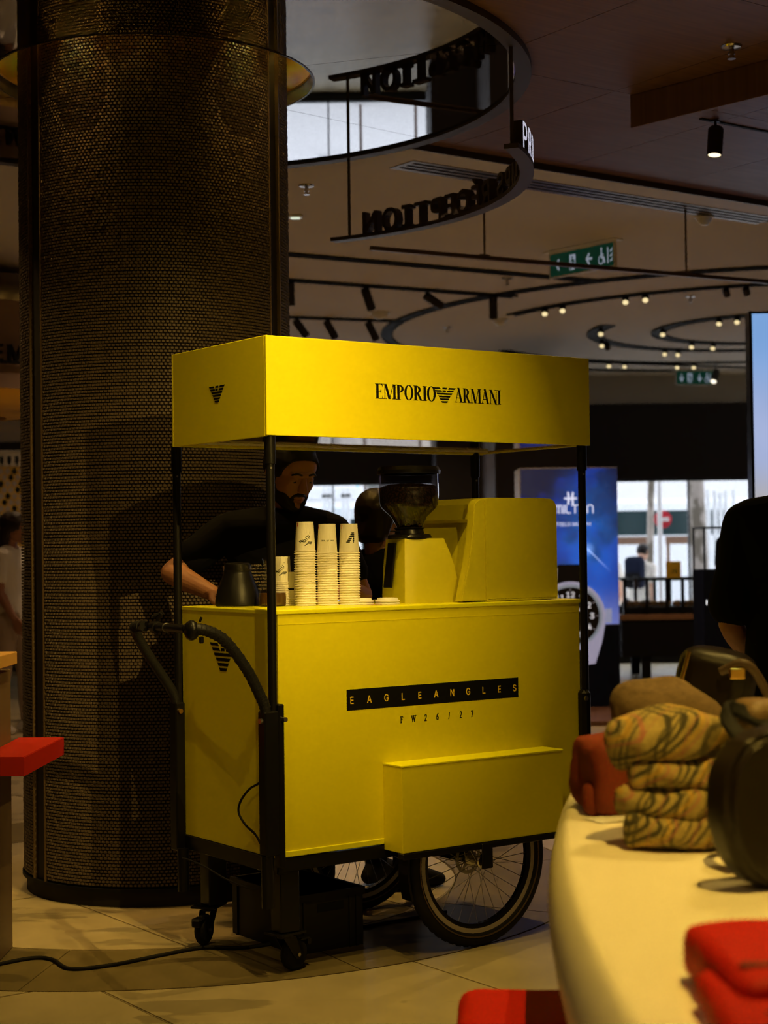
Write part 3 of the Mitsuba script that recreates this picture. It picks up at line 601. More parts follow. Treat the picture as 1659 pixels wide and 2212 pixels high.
pr('m_beans', bean, .45)
bm = lathe([(0, .249), (.041, .249), (.058, .286), (.090, .317), (.0955, .33), (.0975, .362), (.0975, .384), (.07, .392), (.03, .396), (0, .394)], 64)
bm = bm.subdivide().subdivide(); q = bm.vertices * 95
bm.vertices += bm.vertex_normals * ((meshkit.noise(q, 3) - .5) * .0035)[:, None]
rb_ = np.hypot(bm.vertices[:, 0], bm.vertices[:, 1]); 
put('coffee_beans', mv(bm, CART @ tr(*gc, WT)), 'm_beans', gr, smooth=True, kind='stuff')
dsp = put('dispenser', L(mv(box([-.004, -.022, -.075], [.004, .022, .075], .002), tr(.567, .20, WT + .125) @ rot(8, [0, 1, 0]))), 'm_black_metal', gr)
# espresso machine (its working side faces the left end of the cart)
em = thing('espresso_machine', 'yellow-wrapped espresso machine with rounded shoulders at the right end of the worktop', 'espresso machine')
def rpoly(x0, y0, x1, y1, rtl, rtr, rbr=.004, rbl=.004):
    pts = []
    for cx, cy, r, a0 in ((x1 - rtr, y1 - rtr, rtr, 0), (x0 + rtl, y1 - rtl, rtl, 90), (x0 + rbl, y0 + rbl, rbl, 180), (x1 - rbr, y0 + rbr, rbr, 270)):
        pts += [(cx + r * math.cos(math.radians(a0 + t)), cy + r * math.sin(math.radians(a0 + t))) for t in np.linspace(0, 90, 9)]
    return Polygon(pts)
YM = 'm_yellow_machine'
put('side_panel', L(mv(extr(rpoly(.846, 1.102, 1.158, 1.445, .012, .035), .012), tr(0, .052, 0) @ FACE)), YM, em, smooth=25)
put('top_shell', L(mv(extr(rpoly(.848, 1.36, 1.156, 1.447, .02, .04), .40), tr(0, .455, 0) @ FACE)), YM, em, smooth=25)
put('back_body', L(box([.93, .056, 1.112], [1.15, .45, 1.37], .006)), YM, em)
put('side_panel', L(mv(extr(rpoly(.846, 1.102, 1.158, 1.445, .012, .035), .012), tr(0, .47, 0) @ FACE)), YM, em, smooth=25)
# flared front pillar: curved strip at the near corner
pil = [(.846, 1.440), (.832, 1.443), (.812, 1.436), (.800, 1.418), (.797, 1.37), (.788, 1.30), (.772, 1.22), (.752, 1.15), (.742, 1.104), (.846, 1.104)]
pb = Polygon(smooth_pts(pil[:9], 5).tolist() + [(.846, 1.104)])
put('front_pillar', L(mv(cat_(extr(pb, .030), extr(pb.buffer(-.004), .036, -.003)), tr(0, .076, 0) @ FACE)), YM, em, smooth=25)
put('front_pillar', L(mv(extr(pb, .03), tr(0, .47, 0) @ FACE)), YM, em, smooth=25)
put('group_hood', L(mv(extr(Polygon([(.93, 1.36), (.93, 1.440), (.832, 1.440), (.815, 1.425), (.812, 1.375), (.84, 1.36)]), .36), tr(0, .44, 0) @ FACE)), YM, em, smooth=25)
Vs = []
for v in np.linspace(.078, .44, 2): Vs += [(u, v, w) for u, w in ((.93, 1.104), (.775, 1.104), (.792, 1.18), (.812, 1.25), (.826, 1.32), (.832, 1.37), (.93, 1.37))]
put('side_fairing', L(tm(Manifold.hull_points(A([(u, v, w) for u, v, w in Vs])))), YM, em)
put('seam', L(box([.852, .0395, 1.1075], [1.15, .0405, 1.1085])), 'm_black_matte', em)
put('rear_cover', L(box([1.1585, .06, 1.103], [1.166, .45, 1.40], .002)), YM, em)
# crate under the cart
ct = thing('storage_crate', 'black plastic stacking crate on the floor under the left half of the cart', 'crate')
pr('m_crate', (.014, .012, .011), .55, 0., .3)
c0, c1_, d0, d1 = .185, .437, .195, .60
walls = extr(sbox(c0, d0, c1_, d1).difference(sbox(c0 + .006, d0 + .006, c1_ - .006, d1 - .006)), .172, .006)
put('walls', L(cat_(walls, box([c0, d0, .0], [c1_, d1, .012]))), 'm_crate', ct)
put('top_rim', L(extr(sbox(c0 - .006, d0 - .006, c1_ + .006, d1 + .006).difference(sbox(c0 + .006, d0 + .006, c1_ - .006, d1 - .006)), .022, .165)), 'm_crate', ct)
for x in (c0 + .02, (c0 + c1_) / 2 + .07, c1_ - .03): put('rib', L(box([x, d0 - .006, .0], [x + .008, d0, .165])), 'm_crate', ct)
for y_ in (d0 + .03, d1 - .04): put('rib', L(box([c0 - .006, y_, .0], [c0, y_ + .008, .165])), 'm_crate', ct)
put('hand_hole', L(box([c0 + .075, d0 - .002, .125], [c1_ - .075, d0 - .0002, .152], .0005)), 'm_black_matte', ct)
put('fleece', L(tm(soft(hull(((c0 + .06, d0 + .12, .14), .03), ((c1_ - .06, d0 + .15, .16), .035), ((c0 + .08, d1 - .1, .15), .04), ((c1_ - .07, d1 - .1, .17), .04)), .02))), 'm_cloth_black', label='dark cloth bundle lying in the crate under the cart', cat='cloth', smooth=True)
# ------------------------------------------------------------------ ceiling fittings
def bend(m, r0, a0, z0):
    """text (x along, y up, z outward) wrapped round the column axis"""
    v = m.vertices.copy(); r = r0 + v[:, 2]; a = a0 + v[:, 0] / r0
    m = m.copy(); m.vertices = np.stack([COL[0] + r * np.cos(a), COL[1] + r * np.sin(a), z0 + v[:, 1]], 1); return m
def sector_ring(r0, r1, a0, a1, z0, z1, c, n=60):
    aa = np.radians(np.linspace(a0, a1, n)); P = [(c[0] + r1 * math.cos(a), c[1] + r1 * math.sin(a)) for a in aa] + [(c[0] + r0 * math.cos(a), c[1] + r0 * math.sin(a)) for a in aa[::-1]]
    return extr(Polygon(P), z1 - z0, z0)
rs = thing('ring_sign', 'hanging curved bronze sign with raised capital letters seen from behind, under the mirror ceiling', 'sign')
put('curved_rail', sector_ring(1.435, 1.490, -21, 63, 2.727, 2.745, COL), 'm_sign_bronze', rs, smooth=25)
for a in (-19.4, 59.3):
    a = math.radians(a); p = A([COL[0] + 1.455 * math.cos(a), COL[1] + 1.455 * math.sin(a)])
    put('hanger_rod', box([p[0] - .007, p[1] - .007, 2.745], [p[0] + .007, p[1] + .007, 3.119], .001), 'm_sign_bronze', rs)
TXT = 'PRINTEMPS RÉCEPTION'
ws = [text(c, .1, .04, True) if c != ' ' else None for c in TXT]
adv = [(.05 if g is None else np.ptp(g.bounds[:, 0]) + .0195) for g in ws]
tot = sum(adv); s0 = math.radians(-18.3); span = math.radians(57.0) - s0; r_ = 1.447; sc = span * r_ / tot; x = 0.0
pr('m_letter_face', (.8, .8, .85), .4)
for g, w, ch in zip(ws, adv, TXT):
    if g is not None:
        if sc < 1: g.apply_scale([sc, 1, 1])
        g.apply_translation([-g.bounds[0][0], 0, 0]); g = g.subdivide_to_size(.03)
        k = put('letter', bend(g, r_, s0 + (x * sc + .008) / r_, 2.745), 'm_sign_bronze', rs)
        f = text(ch, .0985, .0012, False); f.apply_scale([min(sc, 1), 1, 1]); f.apply_translation([-f.bounds[0][0] + .004 * min(sc, 1), .0008, .0402]); f = f.subdivide_to_size(.03)
        put('lit_face', bend(f, r_, s0 + (x * sc + .008) / r_, 2.745), 'm_letter_face', k, **{}) ; scene[list(scene)[-1]].update(emit('', (.5, .5, .62), .02))
    x += w
# linear air vent beside the fascia
vt = thing('air_vent', 'long slotted air vent along the edge of the cream ceiling', 'vent')
vo = A([.155 * KS, 7.66 * KS, ZC]); VM = frame(vo, [fd[0], fd[1], 0], [fn[0], fn[1], 0], [0, 0, 1])
put('frame', mv(extr(sbox(0, 0, 2.6, .19).difference(unary_union([sbox(.03, .022 + k * .052, 2.6, .052 + k * .052) for k in range(3)])), .004, -.004), VM), 'm_column_frame', vt)
for k in range(3): put('slot', mv(box([.03, .024 + k * .052, -.0015], [2.6, .050 + k * .052, -.0004]), VM), 'm_black_matte', vt)
# black track channels
TRC = (3.28 * KS, 13.9 * KS)
def track_line(p, q, w, lb):
    p, q = A(p) * KS, A(q) * KS; w = w * KS; d = (q - p) / np.linalg.norm(q - p); M = frame([p[0], p[1], ZC - .014], [d[0], d[1], 0], [-d[1], d[0], 0], [0, 0, 1])
    k = thing('ceiling_track', lb, 'lighting track', 'black lighting tracks'); n = np.linalg.norm(q - p)
    put('channel', mv(cat_(box([0, -w / 2, 0], [n, -w / 2 + .012, .0145]), box([0, w / 2 - .012, 0], [n, w / 2, .0145]), box([0, -w / 2, .008], [n, w / 2, .0145])), M), 'm_black_matte', k)
def track_ring(r, w, a0, a1, lb):
    r, w = r * KS, w * KS; k = thing('ceiling_track', lb, 'lighting track', 'black lighting tracks')
    put('channel', cat_(sector_ring(r - w / 2, r - w / 2 + .012, a0, a1, ZC - .014, ZC + .001, TRC), sector_ring(r + w / 2 - .012, r + w / 2, a0, a1, ZC - .014, ZC + .001, TRC), sector_ring(r - w / 2, r + w / 2, a0, a1, ZC - .006, ZC + .001, TRC)), 'm_black_matte', k)
track_line([-1.6, 9.43], [1.45, 11.22], .085, 'straight black ceiling track nearest to the hanging ring sign')
track_line([-1.7, 10.41], [.95, 11.88], .085, 'straight black ceiling track carrying three dark lamps, second from the ring sign')
track_line([-1.8, 12.40], [.16, 13.10], .085, 'straight black ceiling track meeting the tip of the largest ring')
track_ring(3.24, .095, 95, 290, 'largest ring-shaped black ceiling track')
track_ring(2.52, .085, 205, 300, 'near half of the second largest ring-shaped ceiling track')
track_ring(2.52, .085, 60, 150, 'far half of the second largest ring-shaped ceiling track')
track_ring(1.50, .13, 85, 195, 'ring-shaped ceiling track with a wide tip, third from outside')
track_ring(.97, .12, 60, 300, 'innermost ring-shaped ceiling track beside the bright screen')
track_line([2.0, 16.2], [4.6, 17.3], .06, 'short dark ceiling track near the fascia, far right')
pr('m_lamp_body', (.022, .017, .013), .45, .2)
pr('m_lens', (.8, .75, .6), .3)
def track_lamp(p, d, Ln, r, lit, lb, grp, stem=.05):
    """cylinder head at p (hinge) pointing along d"""
    p, d = A(p), A(d); d = d / np.linalg.norm(d); k = thing('track_lamp', lb, 'spotlight', grp)
    put('stem', cat_(cyl(p, p + A([0, 0, stem]), .006, 8), cyl(p + A([0, 0, stem - .006]), p + A([0, 0, stem]), .02, 10)), 'm_lamp_body', k)
    b = p - d * Ln * .25
    put('head', mv(lathe([(0, 0), (r * .8, 0), (r, .008), (r, Ln), (r * .88, Ln), (r * .86, Ln - .012), (0, Ln - .012)], 20), along(b, d)), 'm_lamp_body', k, smooth=30)
    if lit:
        kk = put('lens', mv(lathe([(0, Ln - .0115), (r * .85, Ln - .0115), (r * .80, Ln - .003), (0, Ln + .001)], 16), along(b, d)), 'm_lens', k); scene[kk].update(emit('', lit, .015))
for (p, d, lb) in (([-.10, 11.31, 3.0], [.30, -.2, -.95], 'long dark lamp hanging steeply, left one on the middle track'), ([.33, 11.54, 3.0], [.85, -.1, -.60], 'dark lamp tilted flat to the right on the middle track'), ([.79, 11.79, 3.0], [0, 0, -1], 'dark lamp hanging straight down where the middle track meets the ring'),
                   ([-.64, 12.81, 3.0], [.60, -.1, -.85], 'left one of three dark lamps on the rear track, over the canopy'), ([-.41, 12.89, 3.0], [.48, -.1, -.9], 'middle one of three dark lamps on the rear track, over the canopy'), ([-.09, 13.01, 3.0], [.42, -.1, -.9], 'right one of three dark lamps on the rear track, over the canopy'), ([-.60, 11.02, 3.0], [0, .1, -1], 'dark lamp at the edge of the column on the middle track')):
    track_lamp(A([p[0] * KS, p[1] * KS, ZC - .06]), d, .158, .031, None, lb, 'dark cylinder lamps over the canopy')
GL = (1.0, .80, .42)
names = {2.52: 'the second largest ring', 1.5: 'the third ring track', .97: 'the innermost ring track'}
ring_l = [(2.52, -145, 1), (2.52, -140.6, 1), (2.52, -127.7, 1), (2.52, -124.1, 1), (2.52, -110.9, 0), (2.52, -107.8, 0), (.97, -130, 1), (.97, -121, 1), (.97, -173, 1), (.97, 125, 1), (.97, 111, 1), (1.5, -172, 1), (1.5, 156, 1), (1.5, 151, 0), (1.5, 118, 1), (1.5, 112.5, 1), (2.52, 115.5, 1), (2.52, 111.5, 1), (2.52, 98.8, 1), (2.52, 95, 1), (2.52, 147, 1), (2.52, 144.5, 1)]
ordn = 'first second third fourth fifth sixth seventh eighth ninth tenth eleventh twelfth'.split(); cnt = {}
for r, a, lit in ring_l:
    half = 'near' if a < -1 and r == 2.52 else 'far'
    key_ = (r, half, lit); cnt[key_] = cnt.get(key_, 0) + 1
    ar = math.radians(a); p = [TRC[0] + r * KS * math.cos(ar), TRC[1] + r * KS * math.sin(ar), ZC - .034]
    lb = f"{ordn[cnt[key_] - 1]} {'lit' if lit else 'dark'} spotlight from the left {'on the near arc of ' if half == 'near' and r == 2.52 else 'on the far arc of ' if r == 2.52 else 'on '}{names[r]}"
    track_lamp(p, [-.25 - p[0] * .1 + .3, -.7, -.62] if lit else [.3, .6, -.6], .056, .026, GL if lit else None, lb, 'small spotlights on the ring tracks', .028)
track_lamp([3.35, 16.8, 2.985], [-.35, -.6, -.75], .16, .035, (1.6, 1.4, 1.1), 'large dark spotlight with a white lens beside the far exit sign', None, .11)
track_lamp([1.47, 7.29, 3.07], [-.10, -.15, -1], .13, .034, (1.9, 1.5, .9), 'black lamp with a glowing lens under the wood ceiling', None, .06)
track_lamp([1.71, 7.05, 3.09], [-.30, -.2, -1], .13, .034, (1.9, 1.5, .9), 'black lamp under the wood ceiling cut by the right picture edge', None, .045)
# thin track of the wood ceiling
u0_ = A([1.417, 7.273]); tk = put('ceiling_track', mv(box([-.02, -.009, 0], [1.4, .009, .006]), frame([u0_[0], u0_[1], ZWD - .006], [CU[0], CU[1], 0], [CV[0], CV[1], 0], [0, 0, 1])), 'm_black_matte', label='thin black track under the wood ceiling holding two lamps', cat='lighting track')
# sprinklers, detectors
def sprinkler(x, y, z, lb):
    k = thing('sprinkler', lb, 'sprinkler', 'ceiling sprinklers')
    put('rosette', mv(lathe([(0, -.001), (.040, -.001), (.036, -.008), (.016, -.012), (0, -.012)], 24), tr(x, y, z)), 'm_steel', k, smooth=30)
    put('head', cat_(cyl([x, y, z - .012], [x, y, z - .045], .009, 10), cyl([x, y, z - .045], [x, y, z - .049], .016, 12), cyl([x, y, z - .025], [x, y, z - .032], .014, 8)), 'm_steel', k)
for p, lb in (((1.316, 6.206, ZWD), 'sprinkler in the wood ceiling at upper right'), ((-.358 * KS, 8.161 * KS, ZC), 'sprinkler in the cream ceiling just right of the column'), ((.837 * KS, 11.074 * KS, ZC), 'sprinkler in the cream ceiling between the first two tracks'), ((.53 * KS, 13.518 * KS, ZC), 'sprinkler inside the largest ring, over the canopy'), ((2.22 * KS, 12.0 * KS, ZC), 'sprinkler between the two largest rings, at right'), ((3.25 * KS, 14.35 * KS, ZC), 'sprinkler inside the innermost ring')):
    sprinkler(*p, lb)
def detector(x, y, lb, r=.055):
    x, y = x * KS, y * KS
    k = thing('smoke_detector', lb, 'smoke detector', 'smoke detectors'); put('base', mv(lathe([(0, -.0005), (r, -.0005), (r, -.012), (0, -.012)], 28), tr(x, y, ZC)), 'm_plastic_white', k, smooth=30)
    put('dome', mv(lathe([(0, -.012), (r * .85, -.012), (r * .7, -.03), (r * .4, -.05), (0, -.054)], 28), tr(x, y, ZC)), 'm_plastic_white', k, smooth=40)
detector(1.759, 9.068, 'flat smoke detector beside the suspended bar'); detector(-.014, 12.639, 'large smoke detector between the two rows of dark lamps', .08); detector(.929, 13.115, 'smoke detector inside the tip of the largest ring', .07)
eb = thing('emergency_light', 'small white emergency light at the right edge of the column', 'light'); put('plate', box([-.505, 9.11, ZC - .012], [-.425, 9.19, ZC - .0005], .003), 'm_plastic_white', eb); put('lamp', box([-.49, 9.125, ZC - .016], [-.44, 9.175, ZC - .012], .001), 'm_lens', eb); scene[eb + '__lamp'].update(emit('', (.5, .6, .45), .01))
# suspended bar
bar = thing('suspended_bar', 'long slim bronze light bar hanging on rods below the cream ceiling', 'light bar')
b0, b1 = A([-.05, 8.165]), A([2.6, 9.63]); bdv = (b1 - b0) / np.linalg.norm(b1 - b0); BM = frame([b0[0], b0[1], 2.737], [bdv[0], bdv[1], 0], [-bdv[1], bdv[0], 0], [0, 0, 1])
pr('m_bar', (.16, .10, .05), .4, .4)
put('bar', mv(cat_(box([0, -.012, 0], [3.02, .012, .011], .002), box([0, -.009, .0115], [3.02, .009, .022], .002)), BM), 'm_bar', bar)
for s in (.66, 1.96):
    put('rod', mv(cat_(cyl([s, 0, .022], [s, 0, ZC - 2.737], .006, 10), cyl([s, 0, ZC - 2.741], [s, 0, ZC - 2.737], .02, 12), cyl([s - .03, 0, .024], [s + .03, 0, .024], .006, 8)), BM), 'm_bar', bar)
# exit signs
def arrow(rot_): return aff.rotate(unary_union([sbox(-.30, -.055, .30, .055), Polygon([(-.34, 0), (-.06, .26), (.06, .26), (.06, .20), (-.16, 0), (.06, -.20), (.06, -.26), (-.06, -.26)])]), rot_, origin=(0, 0))
def runner():
    door = sbox(-.24, -.36, .24, .36)
    man = unary_union([Point(-.02, .22).buffer(.07), LineString([(-.02, .1), (.06, -.08)]).buffer(.065), LineString([(.06, -.08), (-.06, -.18), (-.16, -.3)]).buffer(.05), LineString([(.06, -.08), (.14, -.18), (.2, -.33)]).buffer(.05), LineString([(-.02, .12), (-.15, .04)]).buffer(.035), LineString([(0, .12), (.12, .06), (.18, -.02)]).buffer(.035)])
    return door.difference(man)
def chair(): return unary_union([Point(.05, .33).buffer(.07), LineString([(.05, .2), (.07, -.05), (.24, -.08), (.30, -.28)]).buffer(.05), LineString([(.06, .1), (.2, .08)]).buffer(.03), Point(.02, -.16).buffer(.21).difference(Point(.02, -.16).buffer(.155)).difference(sbox(.06, -.1, .4, .2))])
def flames(): return unary_union([sbox(-.2, -.36, -.13, .36)] + [aff.translate(Polygon([(0, -.1), (.14, -.06), (.22, .1), (.10, .02), (.02, -.02)]), 0, -.22 + .22 * i) for i in range(3)])
pr('m_exit_green', (.0, .10, .055), .4); pr('m_exit_white', (.7, .75, .85), .4)
def exit_sign(M, Ls, Hs, rot_, lb, glow):
    k = thing('exit_sign', lb, 'sign', 'green exit signs')
    put('housing', mv(extr(sbox(-.008, -.008, Ls + .008, Hs + .012).difference(sbox(0, 0, Ls, Hs)), .022, -.011), M), 'm_plastic_white', k)
    put('panel', mv(box([0, 0, -.009], [Ls / 2 - .004, Hs, .007]), M), 'm_exit_green', k); scene[k + '__panel'].update(emit('', (0, .012 * glow, .0075 * glow), .01))
    put('panel', mv(box([Ls / 2 + .004, 0, -.009], [Ls, Hs, .007]), M), 'm_exit_green', k); scene[k + '__panel_001'].update(emit('', (0, .012 * glow, .0075 * glow), .01))
    s = Hs * .95
    for nm, g, x in (('arrow', arrow(rot_), .14), ('running_figure', runner(), .36), ('arrow', arrow(rot_), .62), ('wheelchair_figure', chair(), .80), ('flame_symbol', flames(), .94)):
        g = aff.scale(g, s * (.8 if nm != 'arrow' else .62), s, origin=(0, 0)); kk = put(nm, mv(extr(g, .001, .0072), M @ tr(x * Ls, Hs / 2, 0)), 'm_exit_white', k); scene[kk].update(emit('', A((.16, .20, .27)) * glow, .01))
    put('ceiling_plate', mv(box([-.03, Hs + .012, -.045], [Ls + .03, Hs + .02, .045], .002), M), 'm_plastic_white', k)
e0, e1 = A([1.032, 10.129]) * KS, A([1.362, 9.71]) * KS; ed = (e1 - e0) / np.linalg.norm(e1 - e0)
exit_sign(frame([e0[0], e0[1], 2.949], [ed[0], ed[1], 0], [0, 0, 1], [ed[1], -ed[0], 0]), .545, .139, 0, 'green exit sign with arrows to the left, crossed by the suspended bar', 1.0)
exit_sign(frame([3.066, 17.46, 2.944], [.985, .17, 0], [0, 0, 1], [.17, -.985, 0]), .41, .139, 90, 'green exit sign with downward arrows in front of the far fascia', 1.0)
# ------------------------------------------------------------------ street beyond the windows
pr('m_street', (.30, .30, .31), .8); pr('m_facade', (.75, .74, .72), .8); pr('m_facade_dark', (.10, .13, .16), .3); pr('m_bus_white', (.75, .78, .8), .3); pr('m_bus_dark', (.012, .03, .032), .15)
pr('m_trunk', proc(lambda p, n, uv: mix((.34, .30, .26), (.14, .12, .09), smoothstep(.4, .6, fbm(p.x * 9, p.y * 9, p.z * 5)))), .9)
pr('m_leaf', (.34, .42, .06), .7); pr('m_bench', (.16, .085, .05), .7); pr('m_signal_red', (.65, .03, .05), .5); pr('m_cyan', (.05, .55, .65), .5); pr('m_frosted', (.50, .53, .52), .6)
struct('street', box([-12, 18.35, -.42], [16, 60, -.36]), 'm_street', label='grey street and pavement outside the shop windows')
struct('pavement', box([-12, 18.32, -.36], [16, 23.8, -.22]), 'm_facade')
fcd = thing('street_facade', 'pale building front across the street, seen through the windows', 'building')
put('wall', box([-9, 36, -.4], [14, 36.6, 9]), 'm_facade', fcd)
for i in range(9):
    for j in range(2):
        wd = put('window', box([-7 + i * 2.1, 35.9, .6 + j * 2.9], [-6.05 + i * 2.1, 35.99, 2.0 + j * 2.9]), 'm_facade_dark', fcd)
        put('sill', box([-7.1 + i * 2.1, 35.8, .52 + j * 2.9], [-5.95 + i * 2.1, 35.99, .6 + j * 2.9]), 'm_facade', wd)
def vehicle(x0, x1, y, z0, zb, zw, z1, lb):
    k = thing('van', lb, 'vehicle')
    put('body', box([x0, y, z0], [x1, y + 1.7, z1], .06), 'm_bus_white', k); put('window_band', box([x0 + .06, y - .012, zb], [x1 - .08, y + .02, zw], .006), 'm_bus_dark', k)
    for x in (x0 + .7, x1 - .7): put('wheel', mv(lathe([(0, -.1), (.30, -.1), (.33, -.07), (.33, .07), (.30, .1), (0, .1)], 28), tr(x, y + .08, -.03) @ rot(90, [1, 0, 0])), 'm_rubber', k, smooth=30)
    put('lamp', box([x0 + .03, y - .02, z0 + .35], [x0 + .18, y, z0 + .45], .01), 'm_signal_red', k)
vehicle(2.5, 5.9, 26, -.1, 1.42, 1.80, 1.98, 'white van with a dark window band, behind the tree trunks'); vehicle(-3.0, -.2, 25.5, -.1, 1.05, 1.72, 1.95, 'pale van behind the four white poles, left window')
for p0, p1, r0, lb in (([3.93, 21, -.24], [3.92, 21, 3.4], .105, 'thick mottled plane trunk behind the watch table window'), ([3.38, 22, -.24], [3.60, 22, 3.2], .048, 'thin leaning trunk left of the white post')):
    k = thing('street_tree', lb, 'tree'); n = 9
    P = A([np.array(p0) + (np.array(p1) - np.array(p0)) * t + A([.02 * math.sin(6 * t), 0, 0]) for t in np.linspace(0, 1, n)]); put('trunk', tube(P, np.linspace(r0 * 1.1, r0 * .8, n), 14), 'm_trunk', k, smooth=60)
    br = [tube([P[-1], P[-1] + A(d)], A([r0 * .5, r0 * .25]), 6) for d in ([-.7, .2, .9], [.6, -.1, 1.0], [.1, .3, 1.2])]
    for b in br: put('branch', b, 'm_trunk', k)
    q = RNG.normal(0, 1, (500, 3)) * [.8, .4, .45] + P[-1] + A([-.35 if r0 < .06 else 0, 0, .75]); Vl = (q[:, None, :] + RNG.normal(0, .07, (500, 3, 3))).reshape(-1, 3)
    put('leaves', trimesh.Trimesh(Vl, np.arange(1500).reshape(-1, 3), process=False), 'm_leaf', k, kind='stuff')
k = thing('street_sign', 'white street post with a round red sign, behind the watch table', 'street sign')
put('post', cyl([3.285, 20, -.24], [3.289, 20, 2.9], .028, 14), 'm_facade', k, smooth=40); put('disc', cyl([3.33, 20.02, 1.575], [3.33, 20.04, 1.575], .105, 28), 'm_signal_red', k); put('bar', box([3.26, 19.99, 1.55], [3.40, 20.02, 1.60]), 'm_facade', k)
for i, (x, z) in enumerate(((4.254, 1.985), (4.345, 1.97), (4.418, 1.94), (4.491, 1.97), (4.595, 1.98))):
    k = put('steel_tube', cyl([x, 22, -.22], [x, 22, z], .03, 12), 'm_bus_white', smooth=40, label=f'{ordn[i]} of five pale steel tubes on the pavement, counted from the left', cat='post', group='steel tubes on the pavement')
for i, (x, z) in enumerate(((-.783, 2.09), (-.716, 2.09), (-.534, 2.07), (-.467, 2.07))):
    k = thing('white_pole', f'{ordn[i]} of four white poles seen through the left window, counted from the left', 'pole', 'white poles outside the left window')
    put('shaft', cyl([x, 22, -.22], [x, 22, z], .024, 14), 'm_bus_white', k, smooth=40); put('clamp', cyl([x, 22, 1.95], [x, 22, 1.985], .032, 14), 'm_black_matte', k)
k = thing('street_barrier', 'brown plank barrier on the pavement behind the pedestrian', 'barrier')
for z in (1.28,): put('plank', box([3.10, 23, z], [3.66, 23.04, z + .105], .004), 'm_bench', k); put('plank', box([3.86, 23, z], [4.42, 23.04, z + .105], .004), 'm_bench', k)
for x in (3.14, 3.62, 3.9, 4.38): put('post', box([x - .02, 23.04, -.24], [x + .02, 23.08, 1.38], .003), 'm_bench', k)
k = thing('bus_shelter', 'bright bus shelter with a cyan-edged sign, left window', 'bus shelter')
put('sign_frame', box([-2.6, 25.0, 2.17], [-.38, 25.1, 2.36], .01), 'm_cyan', k); put('sign_face', box([-2.58, 24.98, 2.185], [-.405, 25.0, 2.335]), 'm_facade', k); put('roof', box([-2.6, 24.0, 1.98], [-.30, 24.9, 2.15], .01), 'm_bus_white', k)
for x in (-2.4, -.36): put('post', cyl([x, 24.4, -.36], [x, 24.4, 1.98], .03, 10), 'm_bus_white', k)
k = thing('notice_board', 'tall frosted grey board standing outside the left window', 'board')
put('panel', box([-.19, 19.5, .9], [.42, 19.54, 2.3], .004), 'm_frosted', k)
for x in (-.215, .43): put('post', box([x - .015, 19.48, -.22], [x + .015, 19.55, 2.32], .002), 'm_bench', k)
# ------------------------------------------------------------------ tall blue poster box
po = thing('poster_lightbox', 'tall blue light box poster with a black watch, right of the cart', 'poster')
X0, X1, YP = 1.055, 1.812, 13.0
put('case', box([X0 - .003, YP, .66], [X1, YP + .46, 1.885], .004), 'm_plastic_white', po)
put('plinth', box([X0, YP - .004, 0], [X1, YP + .46, .66], .004), 'm_cloth_navy', po)
def nebula(p, n, uv):
    u = (p.x - X0) / (X1 - X0); v = (p.z - .66) / (1.885 - .66)
    a = fbm(u * 4.0, v * 6.5, 2.0, 5); b = fbm(u * 9 + 3, v * 14, 7.0, 4)
    c = mix((.001, .003, .035), (.002, .02, .26), smoothstep(.34, .66, a + .40 * (.50 - v)))
    d = dr.sqrt(dr.square((u - .70) * 1.0) + dr.square((v - .47) * .75))
    c = c + mi.Color3f(.0, .10, .42) * smoothstep(.55, .0, d) * (.35 + .9 * b)
    c = c + mi.Color3f(.25, .26, .35) * smoothstep(.28, .0, v) * (.5 + .5 * u) * .55
    s = voronoi(u * 28, v * 46); c = c + mi.Color3f(.25, .4, .75) * smoothstep(.10, .0, s[0]) * smoothstep(.72, 1., s[2])
    dx, dz = (p.x - 1.575), (p.z - 1.25); t = (dx * .705 - dz * .709); w = dr.abs(dx * .709 + dz * .705)
    st = smoothstep(-.02, .01, t) * smoothstep(.27, .05, t) * smoothstep(.010, .0, w)
    return (c + mi.Color3f(.35, .45, .7) * st + mi.Color3f(.15, .28, .6) * smoothstep(.07, 0., dr.sqrt(dr.square(dx) + dr.square(dz)))) * .85
def quad_xz(x0, x1, z0, z1, y): return trimesh.Trimesh([[x0, y, z0], [x1, y, z0], [x1, y, z1], [x0, y, z1]], [[0, 1, 2], [0, 2, 3]], process=False)
UVQ = [[0, 0], [1, 0], [1, 1], [0, 1]]
put('print', quad_xz(X0 + .004, X1 - .002, .668, 1.878, YP - .005), 'm_facade_dark', po, uv=UVQ); scene[po + '__print'].update({'emitter': {'type': 'area', 'radiance': proc(nebula), 'sampling_weight': .6}})
PW = frame([0, YP - .008, 0], [1, 0, 0], [0, 0, 1], [0, -1, 0])
